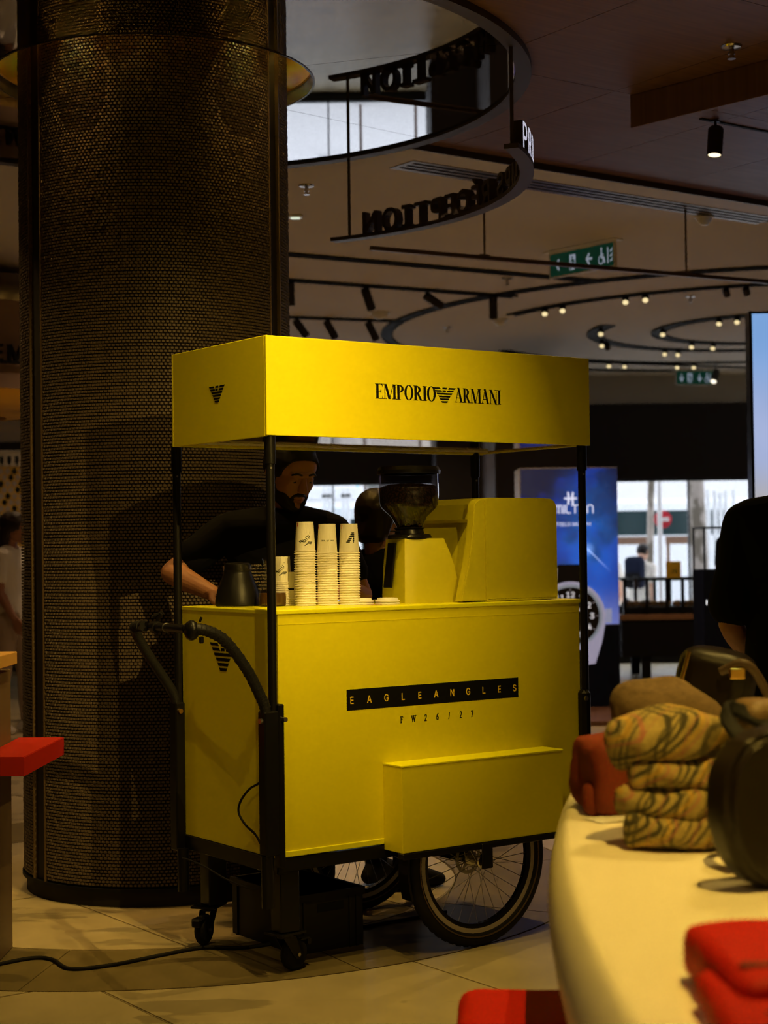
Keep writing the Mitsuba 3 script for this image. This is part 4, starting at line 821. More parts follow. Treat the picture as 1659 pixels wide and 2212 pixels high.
def mono(s, h, w=.16, gap=.28):
    """single-line rounded capitals of the poster's wordmark"""
    gl = {'H': ([[(0, 0), (0, 1)], [(.7, 0), (.7, 1)], [(0, .5), (.7, .5)]], .7), 'A': ([[(0, 0), (0, .7), (.08, .92), (.25, 1), (.45, 1), (.62, .92), (.7, .7), (.7, 0)], [(0, .42), (.7, .42)]], .7),
          'M': ([[(0, 0), (0, .7), (.06, .93), (.2, 1), (.36, .93), (.42, .7), (.42, 0)], [(.42, .7), (.48, .93), (.64, 1), (.78, .93), (.84, .7), (.84, 0)]], .84), 'I': ([[(0, 0), (0, 1)]], .0), 'L': ([[(0, 1), (0, .18), (.12, 0), (.5, 0)]], .5),
          'T': ([[(-.05, 1), (.75, 1)], [(.35, 0), (.35, 1)]], .7), 'O': ([[(.2, 0), (.5, 0), (.68, .15), (.7, .5), (.68, .85), (.5, 1), (.2, 1), (.02, .85), (0, .5), (.02, .15), (.2, 0)]], .7), 'N': ([[(0, 0), (0, .7), (.08, .92), (.25, 1), (.45, 1), (.62, .92), (.7, .7), (.7, 0)]], .7)}
    x, out = 0, []
    for ch in s:
        ls, wd = gl[ch]; out.append(aff.translate(unary_union([LineString(l).buffer(w / 2) for l in ls]), x, 0)); x += wd + gap
    g = out; b = unary_union(g).bounds; return [aff.scale(aff.translate(q, -(b[0] + b[2]) / 2, 0), h, h, origin=(0, 0)) for q in g]
star_h = unary_union([LineString([(-.5, 0), (.5, 0)]).buffer(.09), LineString([(-.22, -.5), (-.16, 0), (-.22, .5)]).buffer(.09), LineString([(.22, -.5), (.16, 0), (.22, .5)]).buffer(.09)])
def lit(k, v, w=.01): scene[k].update(emit('', v, w))
pr('m_print_white', (.8, .82, .9), .5)
for g in mono('HAMILTON', .060): lit(put('letter', mv(extr(g, .001), PW @ tr(1.415, 1.532, 0)), 'm_print_white', po), (.55, .6, .8))
lit(put('emblem', mv(extr(aff.scale(star_h, .085, .085, origin=(0, 0)), .001), PW @ tr(1.447, 1.645, 0)), 'm_print_white', po), (.6, .65, .85))
tt = text('KHAKI FIELD MURPH', .026, .001, True); tt.apply_translation([-tt.bounds[:, 0].mean(), 0, 0]); s_ = .40 / np.ptp(tt.bounds[:, 0]); tt.apply_scale([s_, 1, 1])
lit(put('caption', mv(tt, PW @ tr(1.40, 1.432, 0)), 'm_print_white', po, kind='stuff'), (.42, .48, .7))
# the watch: flat cut-out print, layer on layer
wc = (1.435, .734); LY = lambda g, z, t=.0012: mv(extr(g, t), PW @ tr(wc[0], wc[1], z))
pr('m_print_silver', (.45, .45, .55), .4); pr('m_print_dial', (.008, .008, .010), .4)
wt = put('watch', LY(unary_union([Point(0, 0).buffer(.268, quad_segs=24), Polygon([(-.20, -.16), (.20, -.16), (.275, -.02), (.24, -.20), (.185, -.37), (.13, -.375), (.08, -.25), (-.08, -.25), (-.20, -.36)])]), .001), 'm_print_silver', po); lit(wt, (.20, .20, .30), .05)
put('strap', LY(Polygon([(-.135, .20), (.135, .20), (.115, .37), (.09, .40), (-.09, .40), (-.115, .37)]), .0005), 'm_print_dial', wt)
for s in (-1, 1): lit(put('stitching', LY(Polygon([(s * .112, .27), (s * .104, .27), (s * .098, .37), (s * .104, .37)]), .002, .0006), 'm_print_white', wt), (.3, .3, .36))
lit(put('bezel', LY(Point(0, 0).buffer(.245, quad_segs=24).difference(Point(0, 0).buffer(.222, quad_segs=24)), .0024), 'm_print_silver', wt), (.10, .14, .18))
put('dial', LY(Point(0, 0).buffer(.222, quad_segs=24), .0026), 'm_print_dial', wt)
for i in range(60):
    a = math.radians(i * 6); lit(put('minute_mark', LY(aff.rotate(sbox(-.0015, .195, .0015, .212 if i % 5 else .217), -i * 6, origin=(0, 0)), .004, .0004), 'm_print_white', wt), (.16, .16, .2)) if i % 5 == 0 else None
for i in range(1, 13):
    a = math.radians(90 - i * 30); g = text(str(i), .042, .0006, True); g.apply_translation([-g.bounds[:, 0].mean(), -.021, 0])
    lit(put('numeral', mv(g, PW @ tr(wc[0] + .165 * math.cos(a), wc[1] + .165 * math.sin(a), .004)), 'm_print_white', wt), (.5, .5, .55), .005)
lit(put('watch_hand', LY(aff.rotate(sbox(-.006, -.02, .006, .14), -54, origin=(0, 0)), .005, .0006), 'm_print_white', wt), (.35, .35, .4)); lit(put('watch_hand', LY(aff.rotate(sbox(-.008, -.02, .008, .1), 62, origin=(0, 0)), .005, .0006), 'm_print_white', wt), (.35, .35, .4))
lit(put('crown', LY(unary_union([sbox(.268, -.055, .318, .055)]), .001), 'm_print_silver', wt), (.16, .19, .30))
put('shop_plinth', box([1.0, 11.9, 0], [2.3, 12.95, .035], .004), 'm_ceiling_wood', label='low wooden plinth on the floor in front of the blue poster', cat='plinth')
# ------------------------------------------------------------------ display column with lit name
dc = thing('display_pillar', 'slim dark display pillar with a glass case on top and a lit white name', 'display case')
put('pillar', box([2.375, 12.5, 0], [2.66, 12.95, 1.085], .004), 'm_cloth_navy', dc)
fr_ = []
for x in (2.378, 2.645):
    for y_ in (12.502, 12.935): fr_.append(box([x, y_, 1.085], [x + .014, y_ + .014, 1.40]))
put('glass_frame', cat_(*fr_, box([2.375, 12.5, 1.395], [2.66, 12.95, 1.408])), 'm_black_metal', dc)
put('glass', trimesh.Trimesh([[2.385, 12.505, 1.086], [2.65, 12.505, 1.086], [2.65, 12.505, 1.395], [2.385, 12.505, 1.395]], [[0, 1, 2], [0, 2, 3]], process=False), 'm_glass', dc)
PD = frame([2.506, 12.4995, .828], [1, 0, 0], [0, 0, 1], [0, -1, 0])
for g in mono('HAMILTON', .032, .2, .3): lit(put('letter', mv(extr(g, .004), PD), 'm_print_white', dc), (1.1, 1.1, 1.15))
lit(put('emblem', mv(extr(aff.scale(star_h, .045, .05, origin=(0, 0)), .004), PD @ tr(.005, .062, 0)), 'm_print_white', dc), (1.1, 1.1, 1.15))
w_ = thing('display_watch', 'small silver watch on a stand inside the glass case of the pillar', 'watch'); put('stand', tube([[2.54, 12.62, 1.087], [2.54, 12.62, 1.15]], .008, 8), 'm_black_matte', w_)
put('band', mv(lathe([(.030, -.011), (.033, -.011), (.033, .011), (.030, .011), (.030, -.011)], 24), tr(2.54, 12.62, 1.18) @ rot(90, [0, 1, 0])), 'm_steel', w_, smooth=30); put('dial', cyl([2.54, 12.575, 1.18], [2.54, 12.585, 1.18], .022, 20), 'm_steel', w_)
dc2 = thing('display_pillar', 'second dark display pillar mostly hidden by the person in black', 'display case'); put('pillar', box([2.70, 12.5, 0], [3.0, 12.95, 1.085], .004), 'm_cloth_navy', dc2); put('glass_frame', cat_(*[box([x, 12.502, 1.085], [x + .014, 12.516, 1.40]) for x in (2.70, 2.985)], box([2.70, 12.5, 1.395], [3.0, 12.95, 1.408])), 'm_black_metal', dc2)
# ------------------------------------------------------------------ watch table by the window
pr('m_table_wood', (.26, .13, .06), .45)
wtb = thing('watch_table', 'dark display table with a wooden top and glass vitrine in front of the far window', 'table')
tx0, tx1, ty0, ty1 = 2.24, 3.5, 15.9, 16.7
put('tabletop', box([tx0 - .02, ty0 - .02, .565], [tx1, ty1, .615], .004), 'm_table_wood', wtb); put('apron', box([tx0, ty0, .215], [tx1 - .02, ty1, .565], .003), 'm_black_matte', wtb)
for x in (tx0 + .19, tx1 - .12):
    for y_ in (ty0 + .02, ty1 - .1): put('leg', box([x, y_, 0], [x + .085, y_ + .08, .215], .003), 'm_black_matte', wtb)
for x in (tx0 + .02, tx0 + .23, 2.66, 2.81, tx1 - .06):
    for y_ in (ty0 + .02, ty1 - .06): put('vitrine_post', box([x, y_, .615], [x + .03, y_ + .03, .935]), 'm_black_metal', wtb)
for y_ in (ty0, ty1 - .07): put('vitrine_rail', box([tx0, y_, .935], [tx1 - .02, y_ + .05, .955]), 'm_black_metal', wtb)
put('vitrine_glass', trimesh.Trimesh([[tx0 + .03, ty0 + .03, .616], [tx1 - .05, ty0 + .03, .616], [tx1 - .05, ty0 + .03, .935], [tx0 + .03, ty0 + .03, .935]], [[0, 1, 2], [0, 2, 3]], process=False), 'm_glass', wtb)
put('tray', box([tx0 + .04, ty0 + .12, .615], [tx1 - .08, ty1 - .12, .68], .004), 'm_black_matte', wtb)
pr('m_cushion', (.30, .18, .07), .7)
dW = mikit.ply(lathe([(.026, -.012), (.031, -.012), (.032, 0), (.031, .012), (.026, .012), (.026, -.012)], 18), 'm_brass', smooth=30); dC = mikit.ply(tm(hull(([-.025, 0, .028], .024), ([.025, 0, .028], .024), seg=12)), 'm_cushion', smooth=True)
for i in range(18):
    x = 2.31 + i * .056 + (.06 if i > 7 else 0); yv = 16.10 + (i % 3) * .05; n_ = i + 1
    k = thing('display_watch', f"{ordn[min(i if i < 8 else i - 8, 11)]} gold watch from the left in the {'left' if i < 8 else 'right'} half of the vitrine", 'watch', 'watches in the vitrine')
    put('cushion', dC, None, k, to_world=tr(x, yv, .681)); put('watch_case', dW, None, k, to_world=tr(x, yv - .018, .712) @ rot(90, [1, 0, 0]))
pr('m_card_yellow', (.70, .45, .03), .5)
yc = thing('yellow_card', 'yellow price card standing on the watch vitrine by the window', 'sign'); put('card', box([2.69, 16.03, .956], [2.83, 16.05, 1.115], .002), 'm_card_yellow', yc)
put('price', mv(text('20', .034, .001, True), frame([2.735, 16.029, 1.005], [1, 0, 0], [0, 0, 1], [0, -1, 0])), 'm_black_print', yc, kind='stuff')
# ------------------------------------------------------------------ bright screen at the right edge
sc_ = thing('display_screen', 'huge bright sky-blue display screen at the right picture edge', 'screen')
put('housing', box([2.09, 9.505, .25], [3.3, 9.62, 2.60], .004), 'm_black_metal', sc_)
def sky_screen(p, n, uv):
    v = (p.z - .27) / (2.585 - .27); a = fbm(p.x * 2.0, p.z * 2.4, 4., 4)
    c = mix((.50, .46, .42), (.42, .50, .78), smoothstep(.50, .66, v)); c = mix(c, (.22, .42, .80), smoothstep(.70, .95, v))
    return c * (.86 + .28 * a) * .85
put('picture', quad_xz(2.104, 3.285, .27, 2.585, 9.5), 'm_facade_dark', sc_, uv=UVQ); scene[sc_ + '__picture'].update({'emitter': {'type': 'area', 'radiance': proc(sky_screen), 'sampling_weight': 1.5}})
# ------------------------------------------------------------------ left edge of the picture
lf = thing('patterned_screen', 'yellow screen with grey diamond pattern at the left picture edge', 'screen')
pr('m_lattice_yellow', (.62, .40, .06), .5); pr('m_lattice_grey', (.42, .38, .40), .5)
put('panel', box([-3.9, 14.0, .9], [-2.7, 14.04, 2.10], .003), 'm_lattice_yellow', lf)
put('lace_band', box([-3.9, 13.985, 2.0], [-2.7, 13.999, 2.12], .002), 'm_cloth_white', lf); put('light_strip', box([-3.9, 13.97, 2.12], [-2.7, 14.0, 2.135]), 'm_white', lf)
for i in range(13):
    put('lace_motif', mv(extr(unary_union([Point(0, .02).buffer(.016), Polygon([(-.02, 0), (.02, .01), (.006, -.05)])]), .004), frame([-3.62 + i * .062, 13.984, 2.05], [1, 0, 0], [0, 0, 1], [0, -1, 0])), 'm_black_matte', lf)
for r in range(9):
    for c in range(9):
        put('diamond', mv(extr(Polygon([(-.024, 0), (0, .030), (.024, 0), (0, -.030)]), .006), frame([-3.42 + c * .056 + (r % 2) * .028, 13.9995, 1.96 - r * .052], [1, 0, 0], [0, 0, 1], [0, -1, 0])), 'm_lattice_grey' if (r + c) % 3 else 'm_black_matte', lf)
put('dark_beam', box([-6.5, 14.1, 2.135], [-2.6, 14.3, 2.21], .003), 'm_wall_dark', label='dark beam above the patterned yellow screen', cat='beam')
for i, (z0, z1, c) in enumerate(((2.21, 2.30, 'm_wall_white'), (2.30, 2.36, 'm_ceiling_cream'), (2.36, 2.56, 'm_wall_white'))):
    struct('trim_left' if i == 0 else f'trim_left_{i + 1}', box([-6.5, 14.12 + .04 * i, z0], [-2.6, 14.4, z1], .003), c)
pr('m_drum', (.30, .19, .13), .6); pr('m_bowl', (.28, .23, .19), .6)
d2 = thing('curved_fascia_sign', 'curved brown fascia with dark raised letters on a rail at the left picture edge', 'sign')
c2 = A([-2.75, 10.65])
put('drum', mv(lathe([(.80, 2.27), (.80, 2.80), (.78, 2.80), (.78, 2.27), (.80, 2.27)], 72), tr(c2[0], c2[1], 0)), 'm_drum', d2, smooth=40)
put('gold_dish', mv(lathe([(.35, 2.14), (.68, 2.17), (.79, 2.28), (.77, 2.28), (.66, 2.18), (.35, 2.15), (.35, 2.14)], 72), tr(c2[0], c2[1], 0)), 'm_gold', d2, smooth=40)
put('letter_rail', mv(lathe([(.84, 2.41), (.88, 2.41), (.88, 2.425), (.84, 2.425), (.84, 2.41)], 72), tr(c2[0], c2[1], 0)), 'm_black_metal', d2, smooth=40)
g_ = [text(ch, .095, .03, True) for ch in 'TEM']
for i, g in enumerate(g_):
    v = g.vertices; r = .85 + v[:, 2]; a = math.radians(-66 + i * 6.6) + (v[:, 0] - g.bounds[0][0]) / .85; g.vertices = np.stack([c2[0] + r * np.cos(a), c2[1] + r * np.sin(a), 2.425 + v[:, 1]], 1); put('letter', g, 'm_black_metal', d2)
put('hanger', cat_(*[cyl([c2[0] + .86 * math.cos(a), c2[1] + .86 * math.sin(a), 2.425], [c2[0] + .86 * math.cos(a), c2[1] + .86 * math.sin(a), 3.06], .006, 8) for a in (-2.4, -.3, 1.5)]), 'm_black_metal', d2)
ch = thing('chandelier', 'dim chandelier with small yellow bulbs at the upper left picture edge', 'chandelier')
put('canopy_bowl', mv(lathe([(0, 2.86), (.2, 2.88), (.34, 2.98), (.36, 3.055), (0, 3.055)], 40), tr(-2.55, 10.9, 0)), 'm_bowl', ch, smooth=40)
for i in range(12):
    a = i * math.pi / 6; kk = put('bulb', mv(tm(Manifold.sphere(.022, 12)), tr(-2.55 + .27 * math.cos(a), 10.9 + .27 * math.sin(a), 2.87)), 'm_lens', ch); scene[kk].update(emit('', (.9, .55, .12), .01))
# display counter with the red shelf
pr('m_red_lacquer', (.36, .012, .004), .4); pr('m_oak', (.50, .27, .08), .45); pr('m_brown_panel', (.12, .075, .04), .5)
dt = thing('shelf_counter', 'brown counter with an oak top and a bright red shelf at the left picture edge', 'counter')
put('side_panel', box([-2.2, 4.6, 0], [-1.225, 5.48, .905], .003), 'm_brown_panel', dt); put('oak_top', box([-2.3, 4.6, .925], [-1.190, 5.42, .965], .002), 'm_oak', dt); put('shadow_gap', box([-2.2, 4.62, .905], [-1.26, 5.40, .925]), 'm_black_matte', dt)
rsx = Polygon([(-1.2235, 5.058), (-1.0906, 5.0506), (-1.0716, 5.577), (-1.2235, 5.582)])
put('red_shelf', slab_mesh(rsx, .67, .058, .002), 'm_red_lacquer', dt)
cb = smooth_pts([(-1.235, 5.22, .006), (-1.13, 5.31, .006), (-1.06, 5.29, .006), (-.98, 5.17, .006), (-.86, 5.21, .006), (-.72, 5.33, .006), (-.60, 5.42, .006), (-.45, 5.42, .006), (-.2, 5.6, .006), (.2, 5.9, .006)], 8)
put('power_cable', tube(cb, .006, 8), 'm_rubber', smooth=60, label='black power cable snaking over the floor from the counter to the cart', cat='cable')
# ------------------------------------------------------------------ white table in the right foreground
def soft_box(c, s, r, yaw=0, wob=.0, seed=0, length=.02, tilt=0):
    """a rounded, slightly uneven cushion-like block"""
    sx, sy, sz = A(s) / 2 - r; m = soft(hull(*[((a * sx, b * sy, e * sz), r) for a in (-1, 1) for b in (-1, 1) for e in (-1, 1)], seg=16), length, 4)
    if wob: m.vertices += m.vertex_normals * ((meshkit.fbm(m.vertices * 14 + seed * 9.1, 3, seed) - .5) * wob)[:, None]
    return mv(m, tr(*c) @ rot(yaw, [0, 0, 1]) @ rot(tilt, [0, 1, 0]))
TZ = .75
cA = [(10.0528 - math.sqrt(9.7822 ** 2 - (y_ - 2.0587) ** 2), y_) for y_ in np.linspace(1.35, 3.95, 24)]
outl = Polygon(cA + [(.52, 4.15), (.66, 4.30), (.9, 4.42), (1.3, 4.46), (1.9, 4.3), (2.1, 3.8), (2.1, 1.6), (1.9, 1.15), (1.2, 1.0), (.6, 1.08), (.36, 1.2)])
tb = thing('white_table', 'large white display table with a thick rounded edge in the right foreground', 'table')
pr('m_table_white', (.80, .74, .60), .35)
prof = [(-.03, .0), (-.012, 0), (-.003, -.003), (.006, -.012), (.022, -.04), (.031, -.075), (.033, -.10), (.028, -.135), (.012, -.17), (-.02, -.195), (-.2, -.2)]
base = A(outl.buffer(.001).exterior.simplify(.002).coords)[:-1]
base = A([outl.exterior.interpolate(t, normalized=True).coords[0] for t in np.linspace(0, 1, 220, endpoint=False)])
nx = np.roll(base, -1, 0) - np.roll(base, 1, 0); nrm = np.stack([nx[:, 1], -nx[:, 0]], 1); nrm /= np.linalg.norm(nrm, axis=1, keepdims=True)
if not outl.buffer(.01).contains(Point(*(base[0] - nrm[0] * .02))) : nrm = -nrm
Vt = np.vstack([np.c_[base + nrm * o, np.full(220, TZ + z)] for o, z in prof]); Ft = []
for i in range(len(prof) - 1):
    for j in range(220):
        a, b = i * 220 + j, i * 220 + (j + 1) % 220; Ft += [[a, b, b + 220], [a, b + 220, a + 220]]
sk_ = trimesh.Trimesh(Vt, A(Ft), process=False)
topm = extr(outl.buffer(-.0295), .004, TZ - .004)
put('tabletop', cat_(sk_, topm), 'm_table_white', tb, smooth=50)
put('pedestal', extr(outl.buffer(-.42), TZ - .19, 0), 'm_table_white', tb)
# caps, scarf, bags
def plaid(p, n, uv):
    u = p.x * .62 + p.y * .50 - p.z * .60; v = -p.x * .70 + p.y * .55 + p.z * .25
    fr = lambda t: t - dr.floor(t)
    bu, bv = fr(u / .052), fr(v / .060)
    su = smoothstep(.22, .34, dr.abs(fr(u / .0100) - .5)) * smoothstep(.52, .50, bu); sv_ = smoothstep(.22, .34, dr.abs(fr(v / .0115) - .5)) * smoothstep(.46, .44, bv)
    c = mix((.37, .29, .10), (.32, .23, .07), noise(u * 60, v * 60)); c = mix(c, (.028, .024, .010), dr.maximum(su * .92, sv_ * .80))
    c = mix(c, (.36, .12, .09), smoothstep(.035, .02, dr.abs(bu - .74)) * .8 + smoothstep(.03, .015, dr.abs(bv - .72)) * .5); c = mix(c, (.50, .28, .03), smoothstep(.05, .03, dr.abs(bu - .60)) * .6)
    return c * (.72 + .56 * noise(p.x * 500, p.y * 500, p.z * 500))
pr('m_plaid', proc(plaid), .9); pr('m_tweed', proc(lambda p, n, uv: mix((.12, .075, .035), (.23, .15, .075), fbm(p.x * 120, p.y * 120, p.z * 120, 3))), .95)
def paisley(p, n, uv):
    d1, d2_, r = voronoi(p.x * 26 + p.z * 18, p.z * 30 + p.y * 10); t = dr.sin(d1 * 40 + r * 6)
    return mix((.20, .008, .005), (.24, .08, .012), smoothstep(.45, .9, t) * .9)
pr('m_paisley', proc(paisley), .8); pr('m_leather_dark', (.016, .010, .0065), .42, 0., .3); pr('m_leather_brown', (.10, .062, .035), .45); pr('m_strap', (.15, .085, .03), .55); pr('m_red_fabric', (.44, .006, .002), .65, 0., .2); pr('m_red_dark', (.12, .01, .006), .7)
def flat_cap(c, s, yaw, tilt, m_, lb, seed, roll_=0, group=None):
    """soft flat cap: puffed crown drawn down to a short stiff peak"""
    L_, W_, H_ = s; k = thing('flat_cap', lb, 'cap', group); M = tr(*c) @ rot(yaw, [0, 0, 1]) @ rot(tilt, [0, 1, 0]) @ rot(roll_, [1, 0, 0])
    crown = hull(((-.22 * L_, .16 * W_, .42 * H_), .30 * H_), ((-.22 * L_, -.16 * W_, .42 * H_), .30 * H_), ((-.30 * L_, 0, .62 * H_), .34 * H_), ((.05 * L_, .26 * W_, .5 * H_), .36 * H_), ((.05 * L_, -.26 * W_, .5 * H_), .36 * H_), ((.25 * L_, .14 * W_, .36 * H_), .22 * H_), ((.25 * L_, -.14 * W_, .36 * H_), .22 * H_), ((-.02 * L_, 0, .78 * H_), .26 * H_), ((-.33 * L_, .0, .25 * H_), .2 * H_), ((0, .3 * W_, .22 * H_), .18 * H_), ((0, -.3 * W_, .22 * H_), .18 * H_))
    m = soft(crown, .012, 5); m.vertices += m.vertex_normals * ((meshkit.fbm(m.vertices * 26 + seed, 3, seed) - .5) * .009)[:, None]
    put('crown', mv(m, M), m_, k, smooth=True)
    pk = Polygon([(.20 * L_, -.34 * W_), (.34 * L_, -.28 * W_), (.44 * L_, -.10 * W_), (.45 * L_, .10 * W_), (.34 * L_, .28 * W_), (.20 * L_, .34 * W_)]).buffer(.008)
    put('peak', mv(extr(pk, .007, .10 * H_), M), m_, k)
for i in range(4):
    flat_cap((.520 - .010 * (i % 2) + .004 * i, 2.99 + .012 * i, TZ + .002 + (0, .052, .097, .140)[i]), (.31, .27, (.070, .062, .062, .105)[i]), (24, 12, 30, 16)[i], (0, -1, 1, -9)[i], 'm_plaid', ('plaid flat cap at the bottom of the yellow plaid stack', 'plaid flat cap second from the bottom of the plaid stack', 'plaid flat cap third from the bottom of the plaid stack', 'plaid flat cap lying tilted on top of the plaid stack')[i], 3 + i, (0, 2, -3, -8)[i], 'stack of plaid flat caps')
flat_cap((.575, 3.38, .885), (.30, .26, .130), 12, 2, 'm_tweed', 'brown tweed flat cap on the red scarf behind the plaid caps', 21)
put('folded_scarf', cat_(soft_box((.50, 3.40, TZ + .073), (.22, .2, .145), .03, 12, .022, 4), soft_box((.455, 3.40, TZ + .035), (.13, .2, .07), .025, -6, .02, 7)), 'm_paisley', smooth=True, label='folded red paisley scarf under the brown tweed cap', cat='scarf')
put('price_card', mv(box([-.045, -.03, 0], [.045, .03, .0015]), tr(.435, 3.27, TZ + .002) @ rot(25, [0, 0, 1])), 'm_white', label='white price card lying beside the red scarf', cat='card')
# dark sling bag standing at the edge of the picture
sg = thing('sling_bag', 'dark brown sling bag standing in front of the plaid caps, cut by the right edge', 'bag')
og = Polygon([(x, z) for x, z in smooth_pts([(-.075, .25), (-.112, .20), (-.118, .12), (-.09, .04), (-.03, .0), (.05, .0), (.10, .05), (.118, .14), (.11, .22), (.06, .265), (-.02, .268), (-.075, .25)], 8)])
SGM = frame([.612, 2.63, TZ], [.93, .37, 0], [0, 0, .92], [.37, -.93, 0])
def pillow(poly, t, k=4):
    n = []
    for i in range(k + 1):
        a = i / k * math.pi / 2; n.append((t / 2 * math.sin(a), -(1 - math.cos(a)) * t * .45))
    ms = []
    zs = [-z for z, _ in n[::-1]] + [z for z, _ in n[1:]]; of = [o for _, o in n[::-1]] + [o for _, o in n[1:]]
    for i in range(len(zs) - 1):
        o = min(of[i], of[i + 1]); q = poly.buffer(o) if o < 0 else poly; ms.append(extr(q, zs[i + 1] - zs[i], zs[i]))
    return cat_(ms)
bagm = tm(union([to_man(m) for m in [extr(og, .05, -.025)]] + [to_man(extr(og.buffer(-.012), .075, -.0375))])); bagm = soft(to_man(bagm), .012, 14)
put('body', mv(bagm, SGM), 'm_leather_dark', sg, smooth=True)
put('piping', mv(tube([(x, y_, .031) for x, y_ in A(og.buffer(-.022).exterior.coords)[::2] if y_ > .12 and x > -.06 and x + y_ * .3 > .0], .0028, 6), SGM), 'm_strap', sg, smooth=60); put('zip_line', mv(tube([(x, y_, .0385) for x, y_ in A(LineString([(.0, .22), (.04, .19), (.055, .12), (.05, .06)]).coords)], .003, 6), SGM), 'm_brass', sg)
put('buckle', mv(cat_(box([.045, .115, .036], [.075, .15, .043], .003), box([.02, .10, .034], [.11, .12, .038], .002)), SGM), 'm_brass', sg)
rb2 = smooth_pts([(.575, 2.70, .975), (.560, 2.76, 1.005), (.580, 2.82, 1.015), (.64, 2.82, .99), (.72, 2.76, .955)], 8)
put('strap', tm(union([hull((rb2[i] + A([0, 0, .0]), .006), (rb2[i + 1], .006), (rb2[i] - A([.01, .018, .012]), .006), (rb2[i + 1] - A([.01, .018, .012]), .006), seg=10) for i in range(len(rb2) - 1)])), 'm_black_matte', sg)
put('flap', soft_box((.635, 2.86, .985), (.10, .10, .07), .03, 15, .008, 2), 'm_strap', sg, smooth=True)
# leather bag behind
lb_ = thing('leather_bag', 'dark leather bag with a brass zip standing behind the tweed cap', 'bag')
put('body', soft_box((.735, 3.82, TZ + .152), (.17, .14, .29), .04, -20, .012, 11, tilt=12), 'm_leather_dark', lb_, smooth=True)
put('zip', tube([(.672, 3.722, 1.045), (.655, 3.715, .99), (.640, 3.71, .92), (.63, 3.71, .85)], .0045, 6), 'm_brass', lb_)
put('handle', tube(smooth_pts([(.74, 3.72, 1.0), (.79, 3.70, 1.02), (.83, 3.70, .97), (.85, 3.70, .9), (.86, 3.7, .8)], 6), .010, 8), 'm_leather_brown', lb_, smooth=60)
put('buckle', box([.755, 3.69, .985], [.79, 3.705, 1.01], .003), 'm_brass', lb_)
flat_cap((.80, 2.42, TZ + .002), (.28, .24, .11), 190, 0, 'm_plaid', 'tan plaid cap at the right picture edge below the sling bag', 41)
rf = thing('red_garment', 'folded bright red garment with dark stripes at the lower right picture corner', 'garment')
put('fold', soft_box((.555, 1.95, TZ + .035), (.38, .30, .070), .022, 3, .012, 5), 'm_red_fabric', rf, smooth=True); put('fold', soft_box((.518, 1.77, TZ + .025), (.36, .34, .050), .022, -4, .014, 8), 'm_red_fabric', rf, smooth=True)
for i, y_ in enumerate((1.86, 1.735)): put('stripe', soft_box((.46, y_, TZ + (.068, .048)[i]), (.15, .014, .010), .004, 2, .002, i), 'm_red_dark', rf, smooth=True)
# red stool
rt = thing('red_stool', 'red padded stool seat beside the white table at the bottom edge', 'stool')
put('seat', soft_box((.285, 3.06, .415), (.33, .28, .07), .033, -4, .006, 3), 'm_red_fabric', rt, smooth=True)
for x in (.19, .40):
    for y_ in (2.97, 3.15): put('leg', cyl([x, y_, 0], [x, y_, .39], .011, 12), 'm_black_metal', rt, smooth=40)
# board behind the right end of the cart
put('back_board', L(box([1.2195, .30, .47], [1.2935, .32, 1.0], .002)), 'm_table_wood', cart)
# ------------------------------------------------------------------ people
def head_parts(k):
    """head in its own frame (f forward, s left, u up; metres, origin between the ears), size factor k"""
    B = lambda f, s, u, r: ((f * k, s * k, u * k), r * k)
    cran = [B(-.028, 0, .042, .077), B(.012, 0, .050, .072), B(-.020, .012, .030, .074), B(-.020, -.012, .030, .074), B(.030, .02, .040, .055), B(.030, -.02, .040, .055)]
    both = lambda f, s, u, r: [B(f, s, u, r), B(f, -s, u, r)]
    M = [hull(*cran), hull(*both(.052, .036, -.022, .028), *both(.068, .026, .018, .020), *both(.000, .050, -.058, .020), B(.064, 0, -.096, .019), *both(.056, .014, -.094, .016), *both(.0, .05, .02, .026)),
         hull(B(.086, 0, .010, .008), B(.105, 0, -.030, .0115), *both(.092, .011, -.034, .0085)), hull(*both(.074, .040, .022, .012), *both(.083, .012, .020, .011)),
         hull(*both(.080, .018, -.062, .007), B(.090, 0, -.058, .008)), hull(*both(.079, .014, -.071, .008), B(.087, 0, -.072, .009)), hull(B(.076, 0, -.096, .014), B(.060, 0, -.100, .018))]
    for s in (-1, 1): M.append(hull(B(-.010, s * .076, .012, .008), B(-.020, s * .082, .022, .008), B(-.022, s * .080, -.006, .008), B(-.008, s * .074, -.024, .008)))
    h = union(M)
    for s in (-1, 1): h = h - hull(B(.093, s * .032, -.003, .0115), B(.092, s * .038, -.004, .0105))
    lids = [hull(B(.0765, s * .031, .0045, .0118), B(.0735, s * .038, .0035, .0112)) for s in (-1, 1)]
    return h + union(lids), cran, B, both
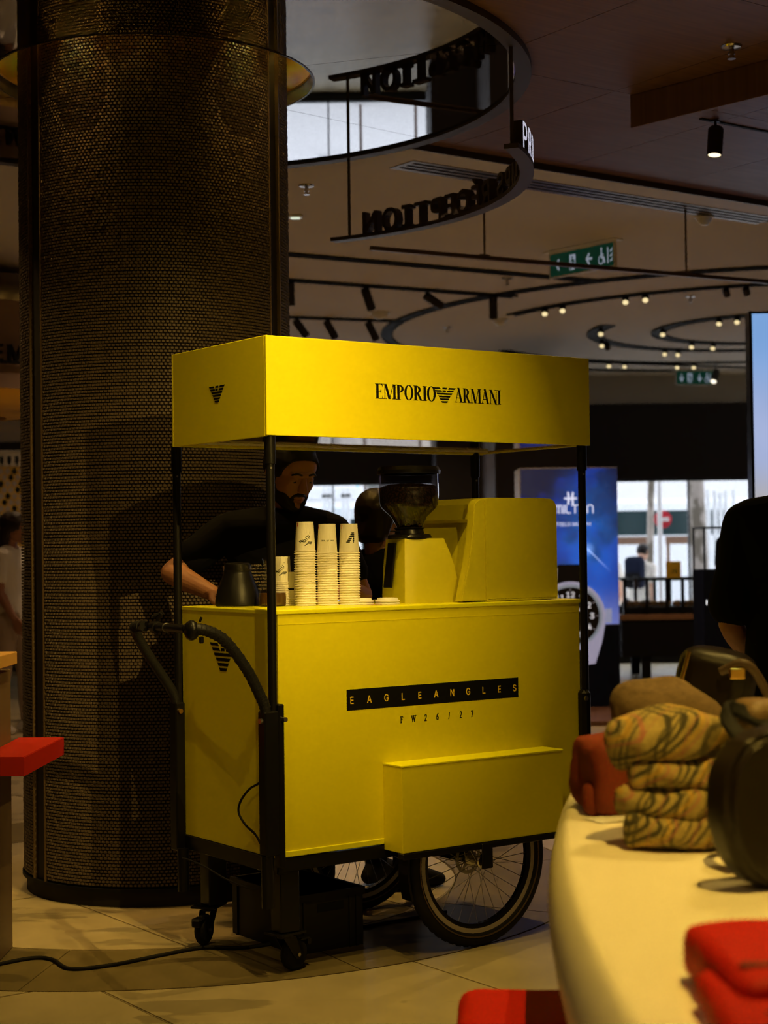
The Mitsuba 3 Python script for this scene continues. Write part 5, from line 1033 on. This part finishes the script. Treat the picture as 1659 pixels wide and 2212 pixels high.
def hand_man(w, d, n, sz=1.0, curl=.5, side=1):
    """palm and five separate fingers; wrist point w, direction d of the fingers, n out of the back of the hand"""
    d = d / np.linalg.norm(d); n = n - d * (n @ d); n = n / np.linalg.norm(n); a = np.cross(d, n) * side; q = lambda x, y_, z: w + (d * x + a * y_ + n * z) * sz
    ms = [hull((q(.0, -.018, 0), .014 * sz), (q(.0, .018, 0), .014 * sz), (q(.085, -.034, 0), .0105 * sz), (q(.085, .034, 0), .011 * sz), (q(.04, .03, -.004), .013 * sz))]
    for i, (y_, ln) in enumerate(((.033, .068), (.011, .077), (-.011, .071), (-.032, .055))):
        p = q(.086, y_, 0); ang = 0.0; prev = p
        for j, f in enumerate((.45, .32, .23)):
            ang += curl * (.5 + .35 * j); nx_ = prev + (d * math.cos(ang) - n * math.sin(ang)) * ln * f * sz; ms.append(hull((prev, (.0092 - .0009 * j) * sz), (nx_, (.0085 - .0009 * j) * sz), seg=12)); prev = nx_
    t0, t1, t2, t3 = q(.022, .026, -.004), q(.05, .05, -.012), q(.078, .060, -.020), q(.10, .058, -.028)
    ms += [hull((t0, .014 * sz), (t1, .0115 * sz), seg=12), hull((t1, .0112 * sz), (t2, .0095 * sz), seg=12), hull((t2, .0095 * sz), (t3, .0082 * sz), seg=12)]
    return ms
def person(label, J, face, s=1.0, skin='m_skin', shirt='m_cloth_black', trousers='m_cloth_black', shoes='m_black_matte', sleeve=.62, hair='m_hair', hairstyle='short', beard=False, res=.012, detail=True, shirt_r=1.0, curl=.5, group=None, eye=True):
    """J: joints in metres; face: (yaw of the face in degrees, pitch down in degrees)"""
    K = thing('person', label, 'person', group); P = {a: A(b, ).astype(float) for a, b in J.items()}
    yw_, pt_ = math.radians(face[0]), math.radians(face[1]); f = A([math.cos(yw_) * math.cos(pt_), math.sin(yw_) * math.cos(pt_), -math.sin(pt_)]); sd = A([-math.sin(yw_), math.cos(yw_), 0]); up = np.cross(f, sd); HM = frame(P['head'], f, sd, up)
    hk = s * 1.0; hd, cran, B, both = head_parts(hk)
    HT = lambda man: man.transform(HM[:3, :4])
    b = lambda p, r: (P[p] if isinstance(p, str) else p, r * s)
    mid = lambda p, q, t: P[p] * (1 - t) + P[q] * t
    chestw = (P['shL'] - P['shR']) / np.linalg.norm(P['shL'] - P['shR'])
    nk = P['neck']; sp = mid('neck', 'pelvis', .28); ws = mid('neck', 'pelvis', .70); pv = P['pelvis']
    torso = lambda e: [hull((sp + chestw * .085 * s, (.098 + e) * s), (sp - chestw * .085 * s, (.098 + e) * s), (P['shL'] - chestw * .03 * s, (.058 + e) * s), (P['shR'] + chestw * .03 * s, (.058 + e) * s), (nk - A([0, 0, .035]) * s, (.058 + e) * s)),
                       hull((sp + chestw * .085 * s, (.098 + e) * s), (sp - chestw * .085 * s, (.098 + e) * s), (ws + chestw * .075 * s, (.085 + e) * s), (ws - chestw * .075 * s, (.085 + e) * s)),
                       hull((ws + chestw * .075 * s, (.085 + e) * s), (ws - chestw * .075 * s, (.085 + e) * s), (pv + chestw * .075 * s, (.098 + e) * s), (pv - chestw * .075 * s, (.098 + e) * s))]
    ms = torso(0) + [hull(b('neck', .056), (P['head'] - up * .055 * s - f * .022 * s, .052 * s)), HT(hd)]
    for q in 'LR':
        ms += [hull(b('sh' + q, .052), b('el' + q, .039)), hull(b('el' + q, .039), (mid('el' + q, 'wr' + q, .3), .040 * s), b('wr' + q, .025)), hull(b('hip' + q, .088), b('kn' + q, .055)), hull(b('kn' + q, .055), (mid('kn' + q, 'an' + q, .3), .052 * s), b('an' + q, .035))]
        d = P['hand' + q] - P['wr' + q]; n = A(J.get('palm' + q, (0, 0, 1.)), float); ms += hand_man(P['wr' + q] + d / np.linalg.norm(d) * .012, d, n, s, curl, 1 if q == 'R' else -1)
        ms.append(hull(b('an' + q, .035), (P['toe' + q] * .35 + P['an' + q] * .65 - A([0, 0, .02]), .03 * s), (P['toe' + q], .022 * s)))
    put('body', soft(union(ms), res, 5), skin, K, smooth=True)
    # clothes
    e = .010 * shirt_r; st = torso(e)
    for q in 'LR': st.append(hull(b('sh' + q, .060 * (1 + .12 * (shirt_r - 1))), (mid('sh' + q, 'el' + q, sleeve), (.056 if sleeve < .9 else .047) * s * (1 + .25 * (shirt_r - 1)))))
    if sleeve >= .95:
        for q in 'LR': st.append(hull(b('el' + q, .047), b('wr' + q, .034)))
    neckhole = hull((nk + A([0, 0, .012]) - f * .0, .064 * s), (nk + A([0, 0, .10]), .075 * s))
    stm = union(st) - neckhole
    m = soft(stm, res * 1.2, 5); m.vertices += m.vertex_normals * ((meshkit.fbm(m.vertices * 9, 3, 3) - .5) * .014 * s)[:, None]
    put('shirt', m, shirt, K, smooth=True)
    tr_ = [hull((pv + chestw * .075 * s, .107 * s), (pv - chestw * .075 * s, .107 * s), b('hipL', .098), b('hipR', .098))]
    for q in 'LR': tr_ += [hull(b('hip' + q, .098), b('kn' + q, .068)), hull(b('kn' + q, .068), (P['an' + q] + A([0, 0, .02]), .054 * s))]
    m = soft(union(tr_), res * 1.4, 5); m.vertices += m.vertex_normals * ((meshkit.fbm(m.vertices * 8, 3, 5) - .5) * .014 * s)[:, None]
    put('trousers', m, trousers, K, smooth=True)
    for q in 'LR':
        t, a_ = P['toe' + q], P['an' + q]; g = (t - a_) * A([1, 1, 0]); g /= np.linalg.norm(g); lat = np.cross(g, [0, 0, 1.]); hl = a_ * A([1, 1, 0]) - g * .05 * s; z = A([0, 0, 1]) * (t[2] - .024 * s)
        sh = hull((hl + z + A([0, 0, .034]) * s, .034 * s), (a_ * A([1, 1, 0]) + z + A([0, 0, .085]) * s, .042 * s), (t * A([1, 1, 0]) + z + A([0, 0, .028]) * s + lat * .018 * s, .028 * s), (t * A([1, 1, 0]) + z + A([0, 0, .028]) * s - lat * .014 * s, .028 * s))
        put('shoe', soft(sh, .012, 3), shoes, K, smooth=True)
    # hair
    infl = lambda e_: [(c, r + e_ * s) for c, r in cran]
    if hairstyle == 'short':
        h = hull(*infl(.007)); h = h - hull(B(.10, .05, -.05, .055), B(.10, -.05, -.05, .055), B(.105, .045, .035, .045), B(.105, -.045, .035, .045), B(.06, .045, -.09, .05), B(.06, -.045, -.09, .05), B(.05, .085, -.02, .02), B(.05, -.085, -.02, .02))
        h = h + hull(B(.040, .03, .100, .024), B(.040, -.03, .100, .024), B(-.02, 0, .108, .03), B(.058, .012, .090, .016), B(.058, -.016, .090, .016))
        for q in (-1, 1): h = h + hull(B(.016, q * .074, .02, .010), B(.012, q * .074, -.02, .009), B(-.0, q * .074, .03, .012))
        for q in (-1, 1): h = h - hull(B(-.016, q * .088, .0, .020), B(-.02, q * .090, .012, .022))
    elif hairstyle == 'bob':
        h = hull(*infl(.016)) + hull(B(-.045, .05, .03, .05), B(-.045, -.05, .03, .05), B(-.040, .05, -.075, .042), B(-.040, -.05, -.075, .042), B(-.055, 0, -.08, .045)) + hull(B(.01, .062, .03, .03), B(-.02, .066, -.07, .026)) + hull(B(.01, -.062, .03, .03), B(-.02, -.066, -.07, .026))
        h = h - hull(B(.13, .05, -.06, .075), B(.13, -.05, -.06, .075), B(.125, .03, .03, .05), B(.125, -.03, .03, .05), B(.07, 0, -.12, .06))
    else:
        h = hull(*infl(.018)) + union([hull(B(-.03 - .02 * (i % 2), .07 * math.cos(i * 1.3), -.02, .04), B(-.05 - .012 * (i % 3), .085 * math.cos(i * 1.3), -.15 - .02 * (i % 3), .034), B(-.045, .075 * math.cos(i * 1.3), -.20, .018)) for i in range(8)])
        h = h - hull(B(.13, .05, -.06, .07), B(.13, -.05, -.06, .07), B(.12, .03, .03, .05), B(.12, -.03, .03, .05))
    hm = soft(h, .008 if detail else .014, 3); amp = .004 if hairstyle == 'short' else .010 if hairstyle != 'bob' else .003
    v = hm.vertices; hm.vertices = v + hm.vertex_normals * ((meshkit.fbm(v * A([60, 60, 14 if hairstyle != 'short' else 40]) / s, 3, 9) - .5) * amp * s)[:, None]
    put('hair', mv(hm, HM), hair, K, smooth=True)
    if beard:
        bd = union([hull(*both(.010, .060, -.040, .018), *both(.004, .053, -.066, .021), *both(.030, .046, -.078, .020)), hull(*both(.030, .046, -.078, .020), *both(.056, .022, -.098, .021), B(.069, 0, -.104, .021)), hull(*both(.006, .068, -.002, .008), *both(.006, .062, -.045, .016)),
                    hull(*both(.055, .040, -.058, .014), *both(.062, .022, -.088, .020), *both(.034, .050, -.060, .015))])
        bd = bd - hull(B(.105, .0, -.055, .012), *both(.102, .020, -.060, .0105), B(.104, 0, -.070, .0095)) - hull(B(-.02, .09, -.0, .024), B(-.02, .082, -.03, .01)) - hull(B(-.02, -.09, -.0, .024), B(-.02, -.082, -.03, .01))
        bd = bd + hull(*both(.081, .021, -.056, .0055), B(.0945, 0, -.0475, .006)) + hull(*both(.081, .021, -.056, .0055), *both(.074, .027, -.072, .008))
        bm_ = soft(bd, .006, 2); bm_.vertices += bm_.vertex_normals * ((meshkit.fbm(bm_.vertices * 160, 2, 2) - .5) * .004)[:, None]
        put('beard', mv(bm_, HM), hair, K, smooth=True)
    if eye:
        for q in (-1, 1):
            ek = put('eye', mv(tm(Manifold.sphere(.0118 * hk, 20)), HM @ tr(.0730 * hk, q * .032 * hk, -.002 * hk)), 'm_eye', K, smooth=True)
            put('iris', mv(cyl([.0118 * hk * .86, 0, 0], [.0118 * hk * 1.01, 0, 0], .0055 * hk, 14), HM @ tr(.0730 * hk, q * .032 * hk, -.002 * hk) @ rot(34, [0, 1, 0])), 'm_black_print', ek)
            put('eyebrow', soft(HT(hull(B(.083, q * .050, .020, .0032), B(.0905, q * .034, .0265, .0036)) + hull(B(.0905, q * .034, .0265, .0036), B(.0925, q * .016, .0225, .0036))), .006, 2), hair, K, smooth=True)
        put('lips', soft(HT(hull(*both(.0855, .016, -.0655, .0035), B(.0945, 0, -.062, .0045)) + hull(*both(.0850, .013, -.069, .004), B(.0925, 0, -.0715, .005))), .005, 2), 'm_lip', K, smooth=True)
    return K
def standing(x, y, yaw, h=1.7, z0=0.0, lean=(0, 0), armL=None, armR=None, spread=.09, step=0.0):
    """joints of a standing figure that looks along yaw; arms hang unless (elbow, wrist) offsets are given in the body frame"""
    s = h / 1.75; c, n = math.cos(math.radians(yaw)), math.sin(math.radians(yaw)); F = A([c, n, 0]); Lf = A([-n, c, 0]); Z = A([0, 0, 1.]); o = A([x, y, z0])
    q = lambda f, l, u: o + (F * f + Lf * l + Z * u) * s + A([lean[0], lean[1], 0]) * max(0, (u - .9) / .7)
    J = dict(pelvis=q(0, 0, .94), neck=q(-.01, 0, 1.475), head=q(.02, 0, 1.63), shL=q(0, .185, 1.415), shR=q(0, -.185, 1.415))
    for k, sg, arm in (('L', 1, armL), ('R', -1, armR)):
        el, wr, ha = arm or ((-.02, .225, 1.12), (.05, .235, .88), (.075, .235, .80))
        J['el' + k], J['wr' + k], J['hand' + k] = q(el[0], sg * el[1], el[2]), q(wr[0], sg * wr[1], wr[2]), q(ha[0], sg * ha[1], ha[2]); J['palm' + k] = Lf * sg
        J['hip' + k] = q(0, sg * spread, .90); J['kn' + k] = q(.02 + sg * step * .5, sg * spread, .50); J['an' + k] = q(-.02 + sg * step, sg * (spread + .01), .085); J['toe' + k] = q(.15 + sg * step, sg * (spread + .03), .026)
    return J, s
# barista bending over the counter
JB = dict(pelvis=(-.37, 6.09, .93), neck=(-.352, 6.045, 1.415), head=(-.335, 6.0, 1.555), shL=(-.185, 6.01, 1.345), shR=(-.570, 5.99, 1.345), elR=(-.748, 5.90, 1.205), wrR=(-.585, 5.72, 1.135), handR=(-.515, 5.645, 1.118), palmR=(0, .2, 1),
          elL=(-.085, 5.99, 1.115), wrL=(-.165, 5.84, 1.135), handL=(-.225, 5.775, 1.118), palmL=(0, .2, 1), hipL=(-.27, 6.09, .89), hipR=(-.46, 6.09, .89), knL=(-.26, 6.07, .49), knR=(-.47, 6.06, .49), anL=(-.25, 6.10, .085), anR=(-.48, 6.08, .085), toeL=(-.235, 5.94, .026), toeR=(-.50, 5.92, .026))
kb = person('bearded barista in a black T-shirt with fine print, looking down behind the cart', JB, (-52, 21), 1.03, beard=True, res=.009, sleeve=.62, shirt_r=1.6)
tx = []
for i, ln in enumerate(('s eagle, archi', 'ted in a wing,', 'ssion pressed', 'hadow taught', ' wore a hund', 'athers turne', 'very one so', 'n along the')):
    g = text(ln, .0078, .0005); tx.append(mv(g, tr(-.050, -.0118 * i, 0)))
pr('m_print_pale', (.32, .26, .18), .6)
put('shirt_print', mv(cat_(tx), frame([-.42, 5.893, 1.225], [.98, -.05, 0], [.0, .10, .995], [-.05, -.98, .0])), 'm_print_pale', kb, kind='stuff', label='small pale lines of text on the chest')
# colleague with dark hair, turned away
JC, sC = standing(.02, 6.40, 40, 1.50, lean=(-.05, .03), armL=((.06, .22, 1.14), (.26, .12, 1.10), (.33, .08, 1.10)), armR=((.06, .22, 1.14), (.24, .14, 1.08), (.32, .10, 1.08)))
person('colleague in black with smooth dark hair, seen from behind between the cups and the grinder', JC, (38, 6), sC, hairstyle='bob', hair='m_hair_brown', res=.013, skin='m_skin', eye=False)
# man in black at the right edge
JR, sR = standing(1.26, 5.02, 75, 1.66, armL=((-.02, .235, 1.10), (.18, .20, .99), (.26, .18, .97)), armR=((-.02, .235, 1.10), (.18, .20, .99), (.26, .18, .97)))
person('person in a loose black T-shirt at the right picture edge, beyond the white table', JR, (70, 10), sR, shirt_r=2.6, sleeve=.80, res=.013, eye=False)
# woman walking on the left
JW, sW = standing(-2.66, 11.95, -12, 1.56, step=.10, armL=((-.02, .20, 1.13), (.10, .2, .92), (.15, .19, .85)), armR=((-.01, .21, 1.13), (.11, .2, .92), (.16, .19, .85)))
person('woman with long dark curls, white T-shirt and beige trousers at the left picture edge', JW, (-8, 3), sW, shirt='m_cloth_white', trousers='m_cloth_beige', shoes='m_cloth_white', hairstyle='curls', hair='m_hair_brown', res=.016, detail=False, skin='m_skin', eye=False)
JN, sN = standing(-2.52, 12.6, 170, 1.60)
person('person in a navy top and pale trousers, almost hidden behind the column', JN, (170, 0), sN, shirt='m_cloth_navy', trousers='m_cloth_white', shoes='m_cloth_white', res=.018, detail=False, eye=False)
JH, sH = standing(2.93, 13.75, 100, 1.59)
person('person with messy dark hair standing behind the slim display pillar', JH, (95, 6), sH, shirt='m_cloth_navy', res=.018, detail=False, hairstyle='curls', eye=False)
JP, sP = standing(3.15, 21.0, 60, 1.50, z0=-.22, lean=(.06, -.1), step=.08)
person('pedestrian in a pale shirt carrying a dark backpack outside the window', JP, (55, 18), sP, shirt='m_cloth_white', trousers='m_cloth_navy', res=.018, detail=False, eye=False, skin='m_skin_light')
JQ, sQ = standing(2.90, 21.4, 200, 1.52, z0=-.22)
person('pedestrian in white clothes beside the one with the backpack', JQ, (200, 0), sQ, shirt='m_cloth_white', trousers='m_cloth_white', hairstyle='bob', hair='m_hair_brown', res=.018, detail=False, eye=False, skin='m_skin_light')
bp = thing('backpack', 'dark navy backpack on the back of the pedestrian in the pale shirt', 'backpack')
put('bag', soft_box((3.10, 20.80, .93), (.24, .17, .40), .06, -28, .01, 3), 'm_cloth_navy', bp, smooth=True); put('pocket', soft_box((3.06, 20.72, .84), (.19, .06, .18), .028, -28, .004, 4), 'm_cloth_black', bp, smooth=True)
